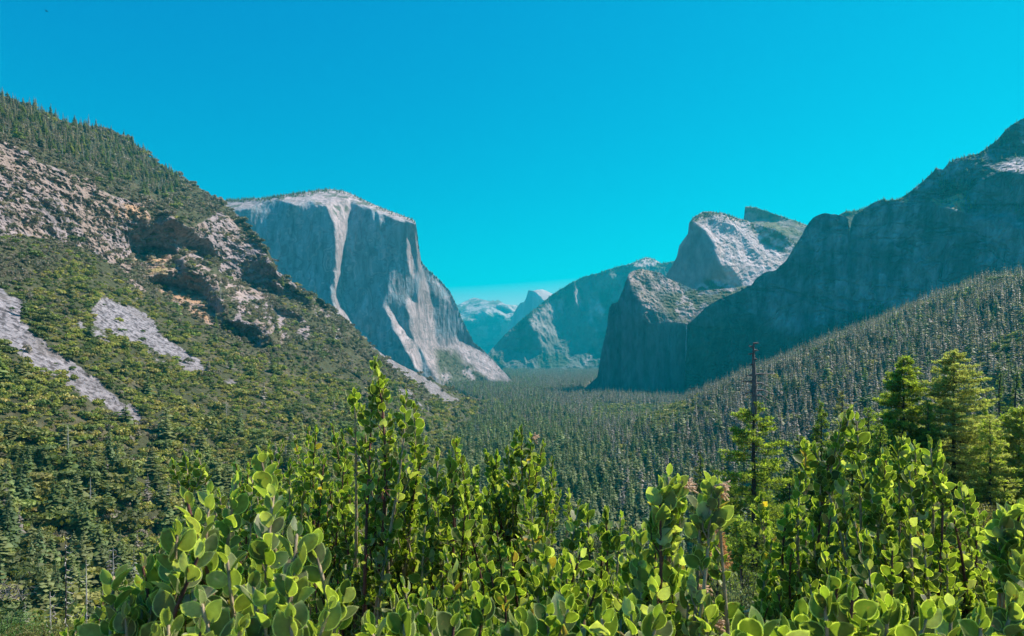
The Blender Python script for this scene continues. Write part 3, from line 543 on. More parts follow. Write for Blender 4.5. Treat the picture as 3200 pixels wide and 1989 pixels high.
# ---------------------------------------------------------------- prototypes of trees and brush
M_CON=leaf_mat('conifer_needles',trans=.3,rough=.55,tmul=(1.5,1.6,.8),jitter=.3,hue=.015)
M_BRU=leaf_mat('brush_leaves',trans=.3,rough=.6,tmul=(1.5,1.5,.7),jitter=.3,hue=.02)
M_BARK=bark_mat('conifer_bark',(.10,.075,.06),4)
M_DARKBARK=bark_mat('dark_bark',(.045,.04,.04),6)
M_DEAD=bark_mat('dead_wood',(.42,.40,.38),5)
def crown_arrays(r,seed,h=1.0,width=.17,base=.12,whorls=17,per=8,col=(.06,.085,.04),droop=.35,tuft=1,shape=.9,gap=.0,colv=.13):
    """unit conifer crown (height 1): tapering sprays of foliage, each a few pointed leaflets"""
    g=np.random.default_rng(seed); V=[];T=[];A=[];n=0
    col=np.array(col)
    for k in range(whorls):
        t=k/(whorls-1); z=base+(1-base)*(t**.92)*.97
        R_=width*((1-t)**shape)*(.85+.3*g.random())+.008
        cnt=max(4,int(per*(.55+.6*(1-t))))
        a0=g.random()*6.28
        for j in range(cnt):
            if g.random()<gap: continue
            a=a0+j*6.283/cnt+g.normal()*.25; L_=R_*(.6+.6*g.random()); zz_=z+g.normal()*.012
            dr=-droop*L_*(.6+.7*g.random()); d=np.array([math.cos(a),math.sin(a),0]); s=np.array([-d[1],d[0],0])
            for q in range(tuft):
                f0=(q)/tuft*.9; f1=min(1.08,(q+1.35)/tuft)
                p0=d*L_*f0+[0,0,zz_+dr*f0*f0]; p1=d*L_*f1+[0,0,zz_+dr*f1*f1+.01*g.normal()]
                wd=L_*(.40 if tuft==1 else .36)*(1.1-f0*.5)*(.7+.6*g.random()); mid=(p0*.45+p1*.55)
                tl=g.normal()*.35
                sv=s*math.cos(tl)+np.array([0,0,1])*math.sin(tl)
                up=np.array([0,0,wd*.25])
                V+= [p0,mid+sv*wd,p1,mid-sv*wd,mid+up*.9]; T+=[[n,n+1,n+4],[n+1,n+2,n+4],[n+2,n+3,n+4],[n+3,n,n+4]]
                c=col*(1+colv*g.normal())*(.9+.25*f1); c=np.clip(c,.012,1); A+=[c*.85,c,c*1.25,c,c]; n+=5
    # leader
    for j in range(3):
        a=j*2.1; dv=np.array([math.cos(a),math.sin(a),0])*.012
        V+=[[0,0,1.0],[dv[0],dv[1],.93],[-dv[1],dv[0],.93]]; T+=[[n,n+1,n+2]]; A+=[col,col,col]; n+=3
    return np.array(V,float),np.array(T),np.clip(np.array(A,float),0,1)
def blob_arrays(seed,n=150,col=(.12,.13,.045),rx=.5,rz=.62,leaf=.13,lobes=5,zc=.38,colv=.2):
    """unit leafy mound: clumps of small leaf faces through its volume"""
    g=np.random.default_rng(seed); col=np.array(col)
    cs=np.stack([g.normal(size=lobes)*rx*.42,g.normal(size=lobes)*rx*.42,zc+g.random(lobes)*rz*.5-.1],-1); rs=rx*(.42+.3*g.random(lobes))
    k=g.integers(0,lobes,n); d=g.normal(size=(n,3)); d/=np.linalg.norm(d,axis=1)[:,None]; d[:,2]=np.abs(d[:,2])*.9-.25
    p=cs[k]+d*rs[k][:,None]*(.65+.4*g.random((n,1)))*[1,1,.8]; p[:,2]=np.maximum(p[:,2],.0)
    nn=d+g.normal(size=(n,3))*.55; nn/=np.linalg.norm(nn,axis=1)[:,None]
    a=np.cross(nn,g.normal(size=(n,3))); a/=np.linalg.norm(a,axis=1)[:,None]; b=np.cross(nn,a); s=leaf*(.6+.8*g.random((n,1)))
    V=np.stack([p-a*s,p+b*s*.6,p+a*s,p-b*s*.6],1).reshape(-1,3); i=np.arange(n)[:,None]*4
    T=np.concatenate([i+[[0,1,2]],i+[[0,2,3]]])
    c=col*(1+colv*g.normal(size=(n,1)))*(.85+.3*g.random((n,1))); return V,T,np.clip(np.repeat(c,4,0),.01,1)
def trunk_arrays(h=1.0,r=.011,k=5,top=.96):
    mb=MB(); mb.tube([[0,0,-.03],[0,0,.3],[0,0,.7],[0,0,top]],[r*1.25,r,r*.6,r*.15],k,cc(.09,.07,.055)); return np.concatenate(mb.V),mb
def simple_tree(name,ca,trunk=True):
    mb=MB(); V,T,A=ca; mb.add(V,T=T,A=A)
    if trunk: mb.tube([[0,0,-.04],[0,0,.3],[0,0,.7],[0,0,.95]],[.013,.011,.007,.002],4,cc(.09,.07,.055))
    return mb.mesh(name,[M_CON])
CONCOL=[(.125,.17,.055),(.095,.135,.05),(.155,.18,.07),(.11,.15,.045),(.15,.155,.09)]
con_meshes=[simple_tree('conifer_%d'%i,crown_arrays(None,100+i,width=w_,whorls=14,per=7,col=c_,base=b_,droop=dr)) for i,(w_,c_,b_,dr) in enumerate([(.19,CONCOL[0],.1,.4),(.15,CONCOL[1],.08,.5),(.22,CONCOL[2],.16,.25),(.17,CONCOL[3],.12,.4),(.14,CONCOL[1],.2,.45)])]
grey_meshes=[simple_tree('grey_conifer_%d'%i,crown_arrays(None,150+i,width=w_,whorls=13,per=6,col=c_,base=.1,droop=.45)) for i,(w_,c_) in enumerate([(.13,(.20,.18,.165)),(.15,(.16,.165,.13)),(.11,(.225,.20,.185))])]
def mk_blob(name,*a,**k):
    mb=MB(); V,T,A=blob_arrays(*a,**k); mb.add(V,T=T,A=A); return mb.mesh(name,[M_BRU])
bru_meshes=[mk_blob('brush_%d'%i,200+i,130,c_,rx=.52,leaf=.13,rz=.5) for i,c_ in enumerate([(.29,.31,.065),(.34,.34,.08),(.25,.30,.065),(.35,.32,.11),(.12,.16,.045)])]
grb_meshes=[mk_blob('grey_brush_%d'%i,220+i,110,c_,rx=.52,leaf=.13,rz=.5) for i,c_ in enumerate([(.24,.21,.165),(.20,.19,.13),(.16,.165,.10),(.28,.24,.20)])]
dec_meshes=[mk_blob('oak_%d'%i,240+i,260,c_,rx=.40,leaf=.085,rz=.9,lobes=8,zc=.42) for i,c_ in enumerate([(.20,.24,.065),(.25,.26,.075),(.15,.19,.06)])]
def snag_arrays(seed,branches=22):
    g=np.random.default_rng(seed); mb=MB(); mb.tube([[0,0,-.03],[.004,0,.4],[-.003,0,.8],[0,0,1]],[.014,.011,.006,.002],5,cc(.4,.38,.36))
    for i in range(branches):
        z=.25+.72*g.random(); a=g.random()*6.28; L_=.11*(1.15-z)*(.6+g.random()); d=np.array([math.cos(a),math.sin(a),0])
        mb.tube([[0,0,z],d*L_*.6+[0,0,z-.01],d*L_+[0,0,z+.01]],[.003,.002,.001],3,cc(.4,.38,.36))
    return mb
snag_meshes=[snag_arrays(300+i).mesh('snag_%d'%i,[M_DEAD]) for i in range(2)]

# ---------------------------------------------------------------- instancing of masses (stuff)
def proto_collection(name,meshes):
    c=bpy.data.collections.new(name)
    for i,me in enumerate(meshes):
        o=bpy.data.objects.new('%s_%02d'%(name,i),me); c.objects.link(o)
    return c
def scatter(objname,P,S,RZ,IDX,col,label,cat,tilt=None):
    n=len(P); me=bpy.data.meshes.new(objname); me.vertices.add(n); me.vertices.foreach_set('co',np.asarray(P,np.float32).ravel())
    for nm,ty,v in (('scl','FLOAT_VECTOR',S),('rot','FLOAT_VECTOR',np.stack([RZ*0 if tilt is None else tilt,RZ*0,RZ],-1)),('idx','INT',IDX)):
        a=me.attributes.new(nm,ty,'POINT'); a.data.foreach_set('vector' if ty!='INT' else 'value',np.asarray(v,np.float32 if ty!='INT' else np.int32).ravel())
    me.update(); o=link(objname,me); tag(o,label,cat,kind='stuff')
    ng=bpy.data.node_groups.new(objname+'_scatter','GeometryNodeTree')
    ng.interface.new_socket('Geometry',in_out='INPUT',socket_type='NodeSocketGeometry'); ng.interface.new_socket('Geometry',in_out='OUTPUT',socket_type='NodeSocketGeometry')
    nd=ng.nodes; L=ng.links.new; gi=nd.new('NodeGroupInput'); go=nd.new('NodeGroupOutput'); iop=nd.new('GeometryNodeInstanceOnPoints')
    ci=nd.new('GeometryNodeCollectionInfo'); ci.inputs['Collection'].default_value=col; ci.inputs['Separate Children'].default_value=True; ci.inputs['Reset Children'].default_value=True
    def na(nm,ty):
        q=nd.new('GeometryNodeInputNamedAttribute'); q.data_type=ty; q.inputs['Name'].default_value=nm; return q
    L(gi.outputs[0],iop.inputs['Points']); L(ci.outputs[0],iop.inputs['Instance']); iop.inputs['Pick Instance'].default_value=True
    L(na('idx','INT').outputs['Attribute'],iop.inputs['Instance Index'])
    e=nd.new('FunctionNodeEulerToRotation'); L(na('rot','FLOAT_VECTOR').outputs['Attribute'],e.inputs[0]); L(e.outputs[0],iop.inputs['Rotation'])
    L(na('scl','FLOAT_VECTOR').outputs['Attribute'],iop.inputs['Scale']); L(iop.outputs[0],go.inputs[0])
    md=o.modifiers.new('scatter','NODES'); md.node_group=ng; return o

col_con=proto_collection('proto_conifer',con_meshes+grey_meshes+snag_meshes+dec_meshes)   # 0-4 green 5-7 grey 8-9 snag 10-12 oak
col_bru=proto_collection('proto_brush',bru_meshes+grb_meshes)
G=np.random.default_rng(99)
CAND=[]   # conifer candidates: (height px, x,y,z, h, w, idx, where)

# shrub outline in the picture is needed to know which trees can be seen
OUTL=O((0,1560),(130,1500),(200,1440),(240,1350),(300,1310),(370,1300),(390,1110),(420,1080),(480,1080),(510,1150),(560,1100),(620,1070),(700,1030),(800,1000),(840,1060),(860,920),(890,845),(920,930),(980,930),(1020,1080),(1080,1040),(1110,1090),(1240,1010),(1330,1080),(1340,1160),(1400,1200),(1540,1230),(1590,1110),(1630,1130),(1700,1120),(1720,1180),(1660,1400),(1720,1450),(1800,1420),(1790,1190),(1900,1060),(1990,1050),(2020,970),(2050,1050),(2130,1030),(2230,1040),(2300,1150),(2330,1250),(2390,1210),(2500,1200))

# --- valley floor and right hillside forest
def forest_points():
    out=[]
    def sp(d): return np.maximum(9.6,d/250.)
    # stratified in ln d and u
    d=300.
    while d<6900:
        s=float(sp(d)); n=int(2*1.0*d/s*1.0)
        u=(G.random(n)*2-1)*1.0; dd=d+ (G.random(n)-.5)*s*1.6
        out.append(np.stack([u*dd,dd],-1)); d+=s*.9
    return np.concatenate(out)
XY=forest_points(); x,y=XY[:,0],XY[:,1]; z=zground(x,y)
pxv=CX+F*x/y; pyv=HY-F*z/y
ok=(pxv>-60)&(pxv<1084)
# keep off the left mountainside mesh and behind the walls
def depth_at(M,px,py): return np.exp(M.samp(M.D,px,py))
for M in (LM,RW,TW,EC,RG):
    inx=(pxv>M.x0)&(pxv<M.x1); cy_=interp_line(M.crest,pxv); inside=inx&(pyv>cy_)
    dm=depth_at(M,np.clip(pxv,M.gx0,M.gx1),np.clip(pyv,M.gy0,M.gy1)); ok&=~(inside&(y>dm-10))
keep=fbm2(x/120.,y/120.,3,31); ok&=G.random(len(x))>np.where(keep>.28,.4,.03)
ok&=~((np.abs((pxv-640)/38)**2+np.abs((pyv-414)/4.)**2<1)&(G.random(len(x))<.75))
x,y,z,pxv,pyv=[a[ok] for a in (x,y,z,pxv,pyv)]
n=len(x); hgt=(21+17*G.random(n)+12*(G.random(n)**4)); small=G.random(n)<.25; hgt[small]*=.5
patch=fbm2(x/160.,y/160.,3,37); greyf=np.clip(sst(900,2300,y)*.6+sst(60,350,x)*.85*sst(350,800,y),0,.93)
idx=G.integers(0,5,n); gm=G.random(n)<greyf; idx[gm]=5+G.integers(0,3,gm.sum())
sn=G.random(n)<.02; idx[sn]=8+G.integers(0,2,sn.sum())
oak=(G.random(n)<np.where(patch>.18,.45,.03)+.8*((np.abs(pxv-640)<48)&(np.abs(pyv-417)<9)))&(y<3800); idx[oak]=10+G.integers(0,3,oak.sum()); hgt[oak]*=.5
oakm=(idx>=10); wid=hgt*(1.0+.6*G.random(n)); wid[oakm]*=1.15
vis=(pxv>2)&(pxv<1022)&((HY-F*(z+hgt*.8)/y)<interp_line(OUTL,pxv)-3)&(pyv<640)
score=np.where(vis,hgt/y*F,0)
def add_cand(where,x,y,z,hgt,wid,idx,score):
    for i in np.argsort(-score)[:400]:
        if score[i]>0: CAND.append((score[i],where,i))
FA=dict(x=x,y=y,z=z,h=hgt,w=wid,i=idx); add_cand('valley',x,y,z,hgt,wid,idx,score)

# --- left mountainside: brush, conifers
def left_points(n):
    px=G.random(n)*(505+60)-60; cr=interp_line(LM.crest,px); ba=np.minimum(interp_line(LM.base,px),660); py=cr+(ba-cr)*G.random(n)
    w_=(ba-cr)/600.; return px,py,G.random(n)<w_
px,py,k=left_points(800000); px,py=px[k],py[k]
d=depth_at(LM,px,py)
s_=np.clip(d/165.,4.6,11.)            # brush size in metres
spx=s_*F/d
r=LM.samp(ROCKN,px,py); t=LM.samp(TALU,px,py); f=LM.samp(mk['FORE'],px,py); bu=LM.samp(BUSHR,px,py)
bt=LM.samp(LM.mask(BRUSHTOP,2),px,py)
ar=interp_line(LM.crest,px)
dens=2.3/(spx*spx)                      # per square pixel
base_d=len(px)/((505+60)*300.)
want=dens*(1-sst(.3,.6,t)*.985)*(1-.55*sst(.4,.7,f))*np.where(r>.45,.22+.6*bu*(1-.45*LM.samp(_s('CAVE','CAVE2'),px,py))*(1-.9*LM.samp(_s('ORG1','ORG2','ORG3'),px,py)),1)
ker=fbm2(px/16.,py/10.,3,77); want=want*np.where(ker<-.3,.45,1.25)
kk=G.random(len(px))<want/base_d*1.0
px,py,d,s_,r,bt=[a[kk] for a in (px,py,d,s_,r,bt)]
P=LM.surf(px,py); P[:,2]-=s_*.08
gl=np.interp(px,*zip(*O((-200,560),(0,690),(200,610),(300,680),(420,760),(560,840),(700,880),(1000,930),(1200,960)))); grey=np.clip(.85*sst(-14,14,gl-py)+sst(.3,.6,r)*.5+bt*.7+sst(1300,2000,d)*.2+sst(.1,.3,fbm2(px/30,py/22,3,55))*.35-.1,0,1)
idx=G.integers(0,5,len(px)); g_=G.random(len(px))<grey; idx[g_]=5+G.integers(0,4,g_.sum())
sz=s_*(.75+.7*G.random(len(px)))
cl_=fbm2(px/9.,py/6.,3,205); sz=sz*(1+.9*np.clip(cl_,-.4,.6)); S=np.stack([sz*1.1,sz*1.1,sz*(.85+.6*G.random(len(px)))],-1); dk=(fbm2(px/13.,py/9.,3,215)<-.12)&(idx<5)&(G.random(len(px))<.7); idx[dk]=4
print('brush',len(px))
scatter('chaparral',P,S,G.random(len(px))*6.28,idx,col_bru,'olive green and grey-brown brush covering the left mountainside','brush')
# conifers on the left
px,py,k=left_points(60000); px,py=px[k],py[k]; d=depth_at(LM,px,py); t=LM.samp(TALU,px,py); f=LM.samp(mk['FORE'],px,py); r=LM.samp(ROCKN,px,py)
# lower belt: thicker towards the valley bottom
low=sst(0,1,(py-np.interp(px,[-60,0,120,200,300,400,500],[420,412,440,420,400,392,385]))/60.)
cl=sst(-.15,.2,fbm2(px/40,py/26,3,61))
up=sst(0,1,(interp_line(O((-200,330),(0,330),(200,440),(440,500),(600,640),(1200,1100)),px)-py)/10)
want=(.9*f+low*(.05+.19*cl)*(.8+1.5*sst(250,480,px))+.012*(1-t))*(1-sst(.3,.6,t))*(1-.9*sst(.4,.7,r)*(1-f))*(d/900.)**1.2*.16
kk=G.random(len(px))<want/(len(px)/((565)*300.))
px,py,d,f=[a[kk] for a in (px,py,d,f)]
P=LM.surf(px,py); n=len(px); hgt=15+12*G.random(n)+6*G.random(n)**3; hgt=np.where(f>.5,hgt*(.55+.5*G.random(n)),hgt); wid=hgt*(1.1+.5*G.random(n))
idx=G.integers(0,5,n); gm=(G.random(n)<np.where(f>.5,.7,.1)); idx[gm]=5+G.integers(0,3,gm.sum())
sn=G.random(n)<.025; idx[sn]=8+G.integers(0,2,sn.sum())
oak=(G.random(n)<.34)&(f<.5); idx[oak]=10+G.integers(0,3,oak.sum()); hgt[oak]*=.6; wid[oak]=hgt[oak]*1.5
vis=(px>2)&(py-F*hgt*.8/d<interp_line(OUTL,px)-4)&(py<640)
score=np.where(vis,hgt/d*F,0)
FB=dict(x=P[:,0],y=P[:,1],z=P[:,2],h=hgt,w=wid,i=idx); add_cand('left',P[:,0],P[:,1],P[:,2],hgt,wid,idx,score)
# --- trees on rims and benches of the far walls
RP=[];RS=[];RI=[]
def rim(M,x0,x1,n,h,spread=2.5,off=.3,dens=None):
    px=x0+(x1-x0)*G.random(n); cr=np.interp(px,M.crx,M.cry); py=cr+off+np.abs(G.normal(size=n))*spread
    if dens is not None:
        kk=G.random(n)<dens(px,py); px,py=px[kk],py[kk]
    P=M.surf(px,py); RP.append(P); hh=h*(.6+.7*G.random(len(px))); RS.append(np.stack([hh,hh,hh],-1)); RI.append(np.where(G.random(len(px))<.3,5+G.integers(0,3,len(px)),G.integers(0,5,len(px))))
def area(M,poly,n,h,grey=.3):
    xs=[p[0] for p in poly]; ys=[p[1] for p in poly]; px=min(xs)+(max(xs)-min(xs))*G.random(n); py=min(ys)+(max(ys)-min(ys))*G.random(n)
    kk=inpoly(px,py,poly)&(py>interp_line(M.crest,px)+.3); px,py=px[kk],py[kk]; P=M.surf(px,py); RP.append(P)
    hh=h*(.6+.7*G.random(len(px))); RS.append(np.stack([hh,hh,hh],-1)); RI.append(np.where(G.random(len(px))<grey,5+G.integers(0,3,len(px)),G.integers(0,5,len(px))))
rim(EC,225,470,420,15,1.6); rim(EC,225,330,300,17,1.5); rim(EC,470,500,40,14,1.5)
rim(RG,515,690,900,26,3.0,.2,lambda a,b:np.where((a>575+30)&(a<640)&False,0,1)); rim(SM,735,830,120,17,1.5); rim(PK,690,745,120,14,3); rim(PK,745,800,120,13,2.5)
area(SM,Z3((1790,300),(2200,340),(2200,560),(1850,480)),120,13); area(PK,Z3((1500,700),(1780,740),(1750,800),(1480,790)),120,12); area(TW,Z3((1000,640),(1250,660),(1500,770),(1450,960),(1300,980),(1150,880),(1020,760)),260,10)
rim(TW,606,700,110,11,4); rim(KN,845,885,140,17,1.5); rim(RW,858,900,70,11,1.5); rim(RW,900,1060,110,15,2.2); area(RW,Z4((1060,600),(1250,470),(1500,330),(1800,150),(2200,50),(2200,400),(1700,430),(1500,560),(1300,600)),330,14)
area(RW,Z4((1340,600),(1620,560),(1640,690),(1540,690),(1500,660)),50,20); area(RW,Z4((1370,480),(1560,460),(1560,560),(1370,570)),60,22); area(RW,Z4((1820,640),(1944,620),(2200,640),(2200,720),(1830,700)),60,16)
area(RG,Z3((60,1200),(400,1180),(300,1330),(40,1330)),160,18); area(EC,Z2((1640,1180),(1800,1240),(2000,1370),(2050,1450),(1700,1450)),420,13)
area(RG,Z3((200,1050),(600,740),(950,620),(1000,700),(700,800),(350,1000)),500,20)
area(RW,Z4((750,1500),(800,1370),(900,1320),(1080,1340),(1090,1500)),130,27,.5)
RP=np.concatenate(RP); RS=np.concatenate(RS); RI=np.concatenate(RI)
scatter('rim_woods',RP,RS,G.random(len(RP))*6.28,RI,col_con,'tiny conifers bristling on the far cliff rims and ledges','trees')
# --- the 300 that show largest are trees of their own; the rest is one forest
CAND.sort(key=lambda c:-c[0]); CH=CAND[:300]; sel={'valley':set(),'left':set()}
parts={}
M_CONP=M_CON
def parted(i):
    """crown mesh + trunk mesh at unit height, finer than the mass ones"""
    if i not in parts:
        if i<5:
            w_,c_,b_,dr=[(.19,CONCOL[0],.1,.4),(.15,CONCOL[1],.08,.5),(.22,CONCOL[2],.16,.25),(.17,CONCOL[3],.12,.4),(.14,CONCOL[1],.2,.45)][i]
            a=crown_arrays(None,400+i,width=w_,whorls=22,per=9,col=c_,base=b_,droop=dr,tuft=2,gap=.12)
        elif i<8: a=crown_arrays(None,400+i,width=.14,whorls=20,per=8,col=[(.20,.18,.165),(.16,.165,.13),(.225,.20,.185)][i-5],base=.1,tuft=2,gap=.2)
        elif i<10: a=None
        else: a=blob_arrays(400+i,700,[(.20,.24,.065),(.25,.26,.075),(.15,.19,.06)][i-10],rx=.40,leaf=.055,rz=.9,lobes=11,zc=.42)
        cm=None
        if a is not None:
            mb=MB(); mb.add(a[0],T=a[1],A=a[2]); cm=mb.mesh('crown_mesh_%d'%i,[M_BRU if i>=10 else M_CON])
        mb=MB(); mb.tube([[0,0,-.04],[0,0,.3],[0,0,.7],[0,0,.96 if i<10 else .55]],[.014,.011,.007,.002],6,cc(.09,.07,.055)); tm=mb.mesh('trunk_mesh_%d'%i,[M_BARK])
        parts[i]=(cm,tm)
    return parts[i]
for s_,wh,i in CH:
    D=FA if wh=='valley' else FB; sel[wh].add(i); k=int(D['i'][i]); h=float(D['h'][i]); w_=float(D['w'][i])
    side='left' if wh=='left' else ('right' if D['x'][i]>.25*D['y'][i] else 'mid')
    place={'left':'on the brushy foot of the left mountainside','right':'on the forested slope right of the valley','mid':'in the forest on the valley floor'}[side]
    if k>=10: nm,cat,lab='oak_tree','tree','rounded bright green oak '+place
    elif k>=8: nm,cat,lab='dead_tree','dead tree','bare pale dead trunk standing '+place
    elif k>=5: nm,cat,lab='conifer','conifer','grey-brown thinning conifer '+place
    else: nm,cat,lab='conifer','conifer','dark green pointed conifer '+place
    grp={'oak_tree':'oaks ','dead_tree':'dead trees ','conifer':'grey conifers ' if k>=5 else 'green conifers '}[nm]+place
    t_=thing(nm,lab,cat,(D['x'][i],D['y'][i],D['z'][i]),grp)
    t_.rotation_euler[2]=random.random()*6.28; t_.scale=(w_,w_,h)
    if 8<=k<10: 
        link('trunk',snag_meshes[k-8],t_)
    else:
        cm,tm=parted(k); link('crown',cm,t_); link('trunk',tm,t_)
for wh,D,nm,lab in (('valley',FA,'forest','dense dark conifer forest covering the valley floor and right slope'),('left',FB,'hillside_woods','scattered conifers and snags mixed into the brush of the left mountainside')):
    k=np.array([i not in sel[wh] for i in range(len(D['x']))]); print(wh,k.sum())
    scatter(nm,np.stack([D['x'],D['y'],D['z']],-1)[k],np.stack([D['w'],D['w'],D['h']],-1)[k],G.random(k.sum())*6.28,D['i'][k],col_con,lab,'forest')
print('forest',round(time.time()-T0,1))
# ---------------------------------------------------------------- single trees standing on the slope below the viewpoint
M_NEED=leaf_mat('pine_needles',trans=.55,rough=.5,tmul=(2.0,2.0,.7),jitter=.0,hue=0)
def near_conifer(name,label,px,py,d,wpx,col,group=None,seed=1,limbs=120,bare=0.,crown_from=.12,shape=.8,droop=.25,tuftn=7,fine=.36,density=1.,bark=None,lean=0,cat='conifer',cols=None,crown_top=1.0,dead=0,needles=True,hmax=60,blade=.09):
    g=np.random.default_rng(seed); top=at(px,py,d); gz=float(zground(top[0]-lean,top[1])); H=min(top[2]-gz,hmax); gz=top[2]-H
    W=wpx/F*d/2*1.22; fine=fine*.95; limbs=int(limbs*1.15); t_=thing(name,label,cat,(top[0]-lean,top[1],gz),group)
    tr=MB(); zs=np.linspace(-.4,H,14); wob=.05*H*.1*np.stack([np.sin(zs*.3+seed),np.cos(zs*.23+seed)],-1)*(zs[:,None]/H)
    tp=np.stack([wob[:,0]+lean*(zs/H)**1.5,wob[:,1],zs],-1); rad=H*.0135*(1-.86*np.clip(zs/H,0,1))+.012; rad[0]*=1.3
    if name=='fir_tree' and seed==11: rad*=1.45
    tr.tube(tp,rad,8); link('trunk',tr.mesh('near_trunk',[bark or M_DARKBARK]),t_)
    fol=MB(); lb=MB(); V=[];A=[]; col=np.array(col)
    for i in range(limbs):
        f=(i+g.random())/limbs; z=H*(crown_from+(crown_top-crown_from)*f)
        c0=np.array([np.interp(z,zs,tp[:,0]),np.interp(z,zs,tp[:,1]),z])
        k=max(0,(1-f)); L_=W*(k**shape)*(.55+.55*g.random())+.25
        a=g.random()*6.283; dv=np.array([math.cos(a),math.sin(a),0]); dr=droop*(1.2-f*1.3)+g.normal()*.08
        q=np.linspace(0,1,6)[:,None]; pts=c0+dv*L_*q+np.array([0,0,1])*L_*(-dr*q+ (dr*.55+.12)*q*q)
        if dead and f>dead: pass
        lb.tube(pts,np.linspace(.012*H*.12+.015,.006,6),3)
        if dead and f>dead: continue
        if not needles: continue
        nt_=int(max(4,L_*13.0*density))
        for s in range(nt_):
            u=.22+.8*(s+g.random())/nt_; u=min(u,1.02)
            b=c0+dv*L_*u+np.array([0,0,1])*L_*(-dr*u+(dr*.55+.12)*u*u)
            sd=np.array([-dv[1],dv[0],0])*g.normal()*L_*.17*(1.15-u)+[0,0,g.normal()*.08]; b=b+sd
            n_=tuftn; dirs=g.normal(size=(n_,3))*.75+dv*.7+np.array([0,0,.35])+sd/(np.linalg.norm(sd)+.3)*.6; dirs/=np.linalg.norm(dirs,axis=1)[:,None]
            ln=fine*(.6+.7*g.random((n_,1))); sv=np.cross(dirs,g.normal(size=(n_,3))); sv/=np.linalg.norm(sv,axis=1)[:,None]; sv*=blade*(.6+.6*g.random((n_,1)))
            tri=np.stack([b+dirs*ln*.05-sv*.35,b+dirs*ln*.55+sv,b+dirs*ln],1).reshape(-1,3); V.append(tri)
            c=col if cols is None else np.array(cols[g.integers(len(cols))])
            cm=c*(1+.22*g.normal())*(.9+.25*u); A.append(np.repeat(np.clip(cm[None]*np.ones((n_,3)),.01,1),3,0))
    if lb.V: link('limbs',lb.mesh('near_limbs',[bark or M_DARKBARK]),t_)
    if V:
        V=np.concatenate(V); T=np.arange(len(V)).reshape(-1,3)
        link('crown',np_mesh('near_crown',V,[T],False,[M_NEED],{'Col':np.concatenate(A)}),t_)
    return t_
DG=(.095,.145,.05); YG=(.23,.30,.065); MG=(.16,.235,.06); PG=(.30,.34,.17)
near_conifer('fir_tree','tall fir with a bare broken grey top and dark trunk, right of the valley centre',754,397,75,98,YG,seed=11,limbs=120,crown_from=.15,crown_top=.97,shape=.45,droop=.35,cols=[YG,MG,DG,YG],fine=.42,density=.9)
# its dead top is part of the same tree
ft=bpy.data.objects['fir_tree']; topz=(HY-397)/F*75-ft.location[2]
mb=MB(); dtop=(397-343)/F*75; mb.tube([[0,0,topz-2],[.02,0,topz+dtop*.3],[-.06,0,topz+dtop*.7],[-.05,0,topz+dtop]],[.34,.27,.18,.08],7)
gg=np.random.default_rng(5)
for (fz_,dx,up_,L_) in [(.99,.5,.1,.5),(.93,-.6,.05,.6),(.86,.6,-.1,.45),(.80,-1.,-.15,.7),(.70,.5,0,.4),(.60,-.7,.0,.5),(.42,1,.05,2.2),(.40,-.9,-.02,1.0),(.28,-1,.15,1.7),(.25,1,-.5,1.9),(.12,1,-.35,2.2),(.08,-1,-.4,1.3),(.02,.9,-.5,1.8)]:
    z=topz+dtop*fz_; s_=1 if dx>0 else -1
    mb.tube([[0,0,z],[s_*L_*.45,.1*gg.normal(),z+.06],[s_*L_,.2*gg.normal(),z+up_*L_*.6]],[.13,.09,.04],5)
    for q in range(3): mb.tube([[s_*L_*(.5+.18*q),0,z+.05],[s_*L_*(.62+.18*q),.1,z+.2*gg.normal()]],[.04,.02],3)
link('dead_top',mb.mesh('dead_top',[bark_mat('weathered_snag',(.15,.14,.14),8)]),ft)
near_conifer('pine_tree','full yellow-green pine with a pointed crown, beside the tall pale fir',903.6,358,95,82,YG,seed=12,limbs=190,crown_from=.12,shape=.62,droop=.1,cols=[YG,YG,MG,DG],fine=.5,tuftn=8,density=1.0)
near_conifer('fir_tree','tall pale grey-green fir with an even cone of fine foliage',953.7,350.5,92,112,PG,seed=13,limbs=230,crown_from=.16,shape=.62,droop=.12,cols=[PG,PG,(.2,.22,.1)],fine=.3,tuftn=9,density=1.1,blade=.07)
near_conifer('pine_tree','small dark green pine left of the full yellow-green pine',821,403,98,36,MG,seed=14,limbs=110,shape=.75,cols=[MG,DG],fine=.42)
near_conifer('fir_tree','grey tiered fir behind the tallest manzanita shoot on the right',842.5,391,125,44,(.2,.22,.15),seed=15,limbs=100,shape=.7,droop=.05,density=.8,fine=.34)
near_conifer('pine_tree','yellow-green pine cut by the right edge of the view',1019,408,88,62,YG,seed=16,limbs=150,shape=.5,cols=[YG,PG,MG],fine=.42)
near_conifer('fir_tree','slim sapling fir between the yellow-green pine and the pale fir',928,401,90,30,YG,seed=17,limbs=80,shape=.7,cols=[YG,MG])
near_conifer('fir_tree','thin fir just right of the pale fir, its trunk bare low down',985,399,95,34,PG,seed=18,limbs=80,shape=.7,cols=[PG,YG],crown_from=.35)
near_conifer('pine_tree','leaning thin dark trunked pine near the right edge',990,420,84,40,PG,seed=19,limbs=80,shape=.5,cols=[PG,YG],crown_from=.25,density=.7)
near_conifer('conifer','dark conifer, first of the pair standing behind the pale fir',1000,374,190,30,DG,seed=20,limbs=80,fine=.6,tuftn=5,blade=.12)
near_conifer('conifer','dark conifer, second of the pair behind the pale fir, nearer the edge',1016,371,205,28,DG,seed=21,limbs=80,fine=.6,tuftn=5,blade=.12)
near_conifer('conifer','mid green conifer below the pale fir, half hidden by manzanita',880,425,85,50,MG,seed=22,limbs=110,cols=[MG,YG,DG])
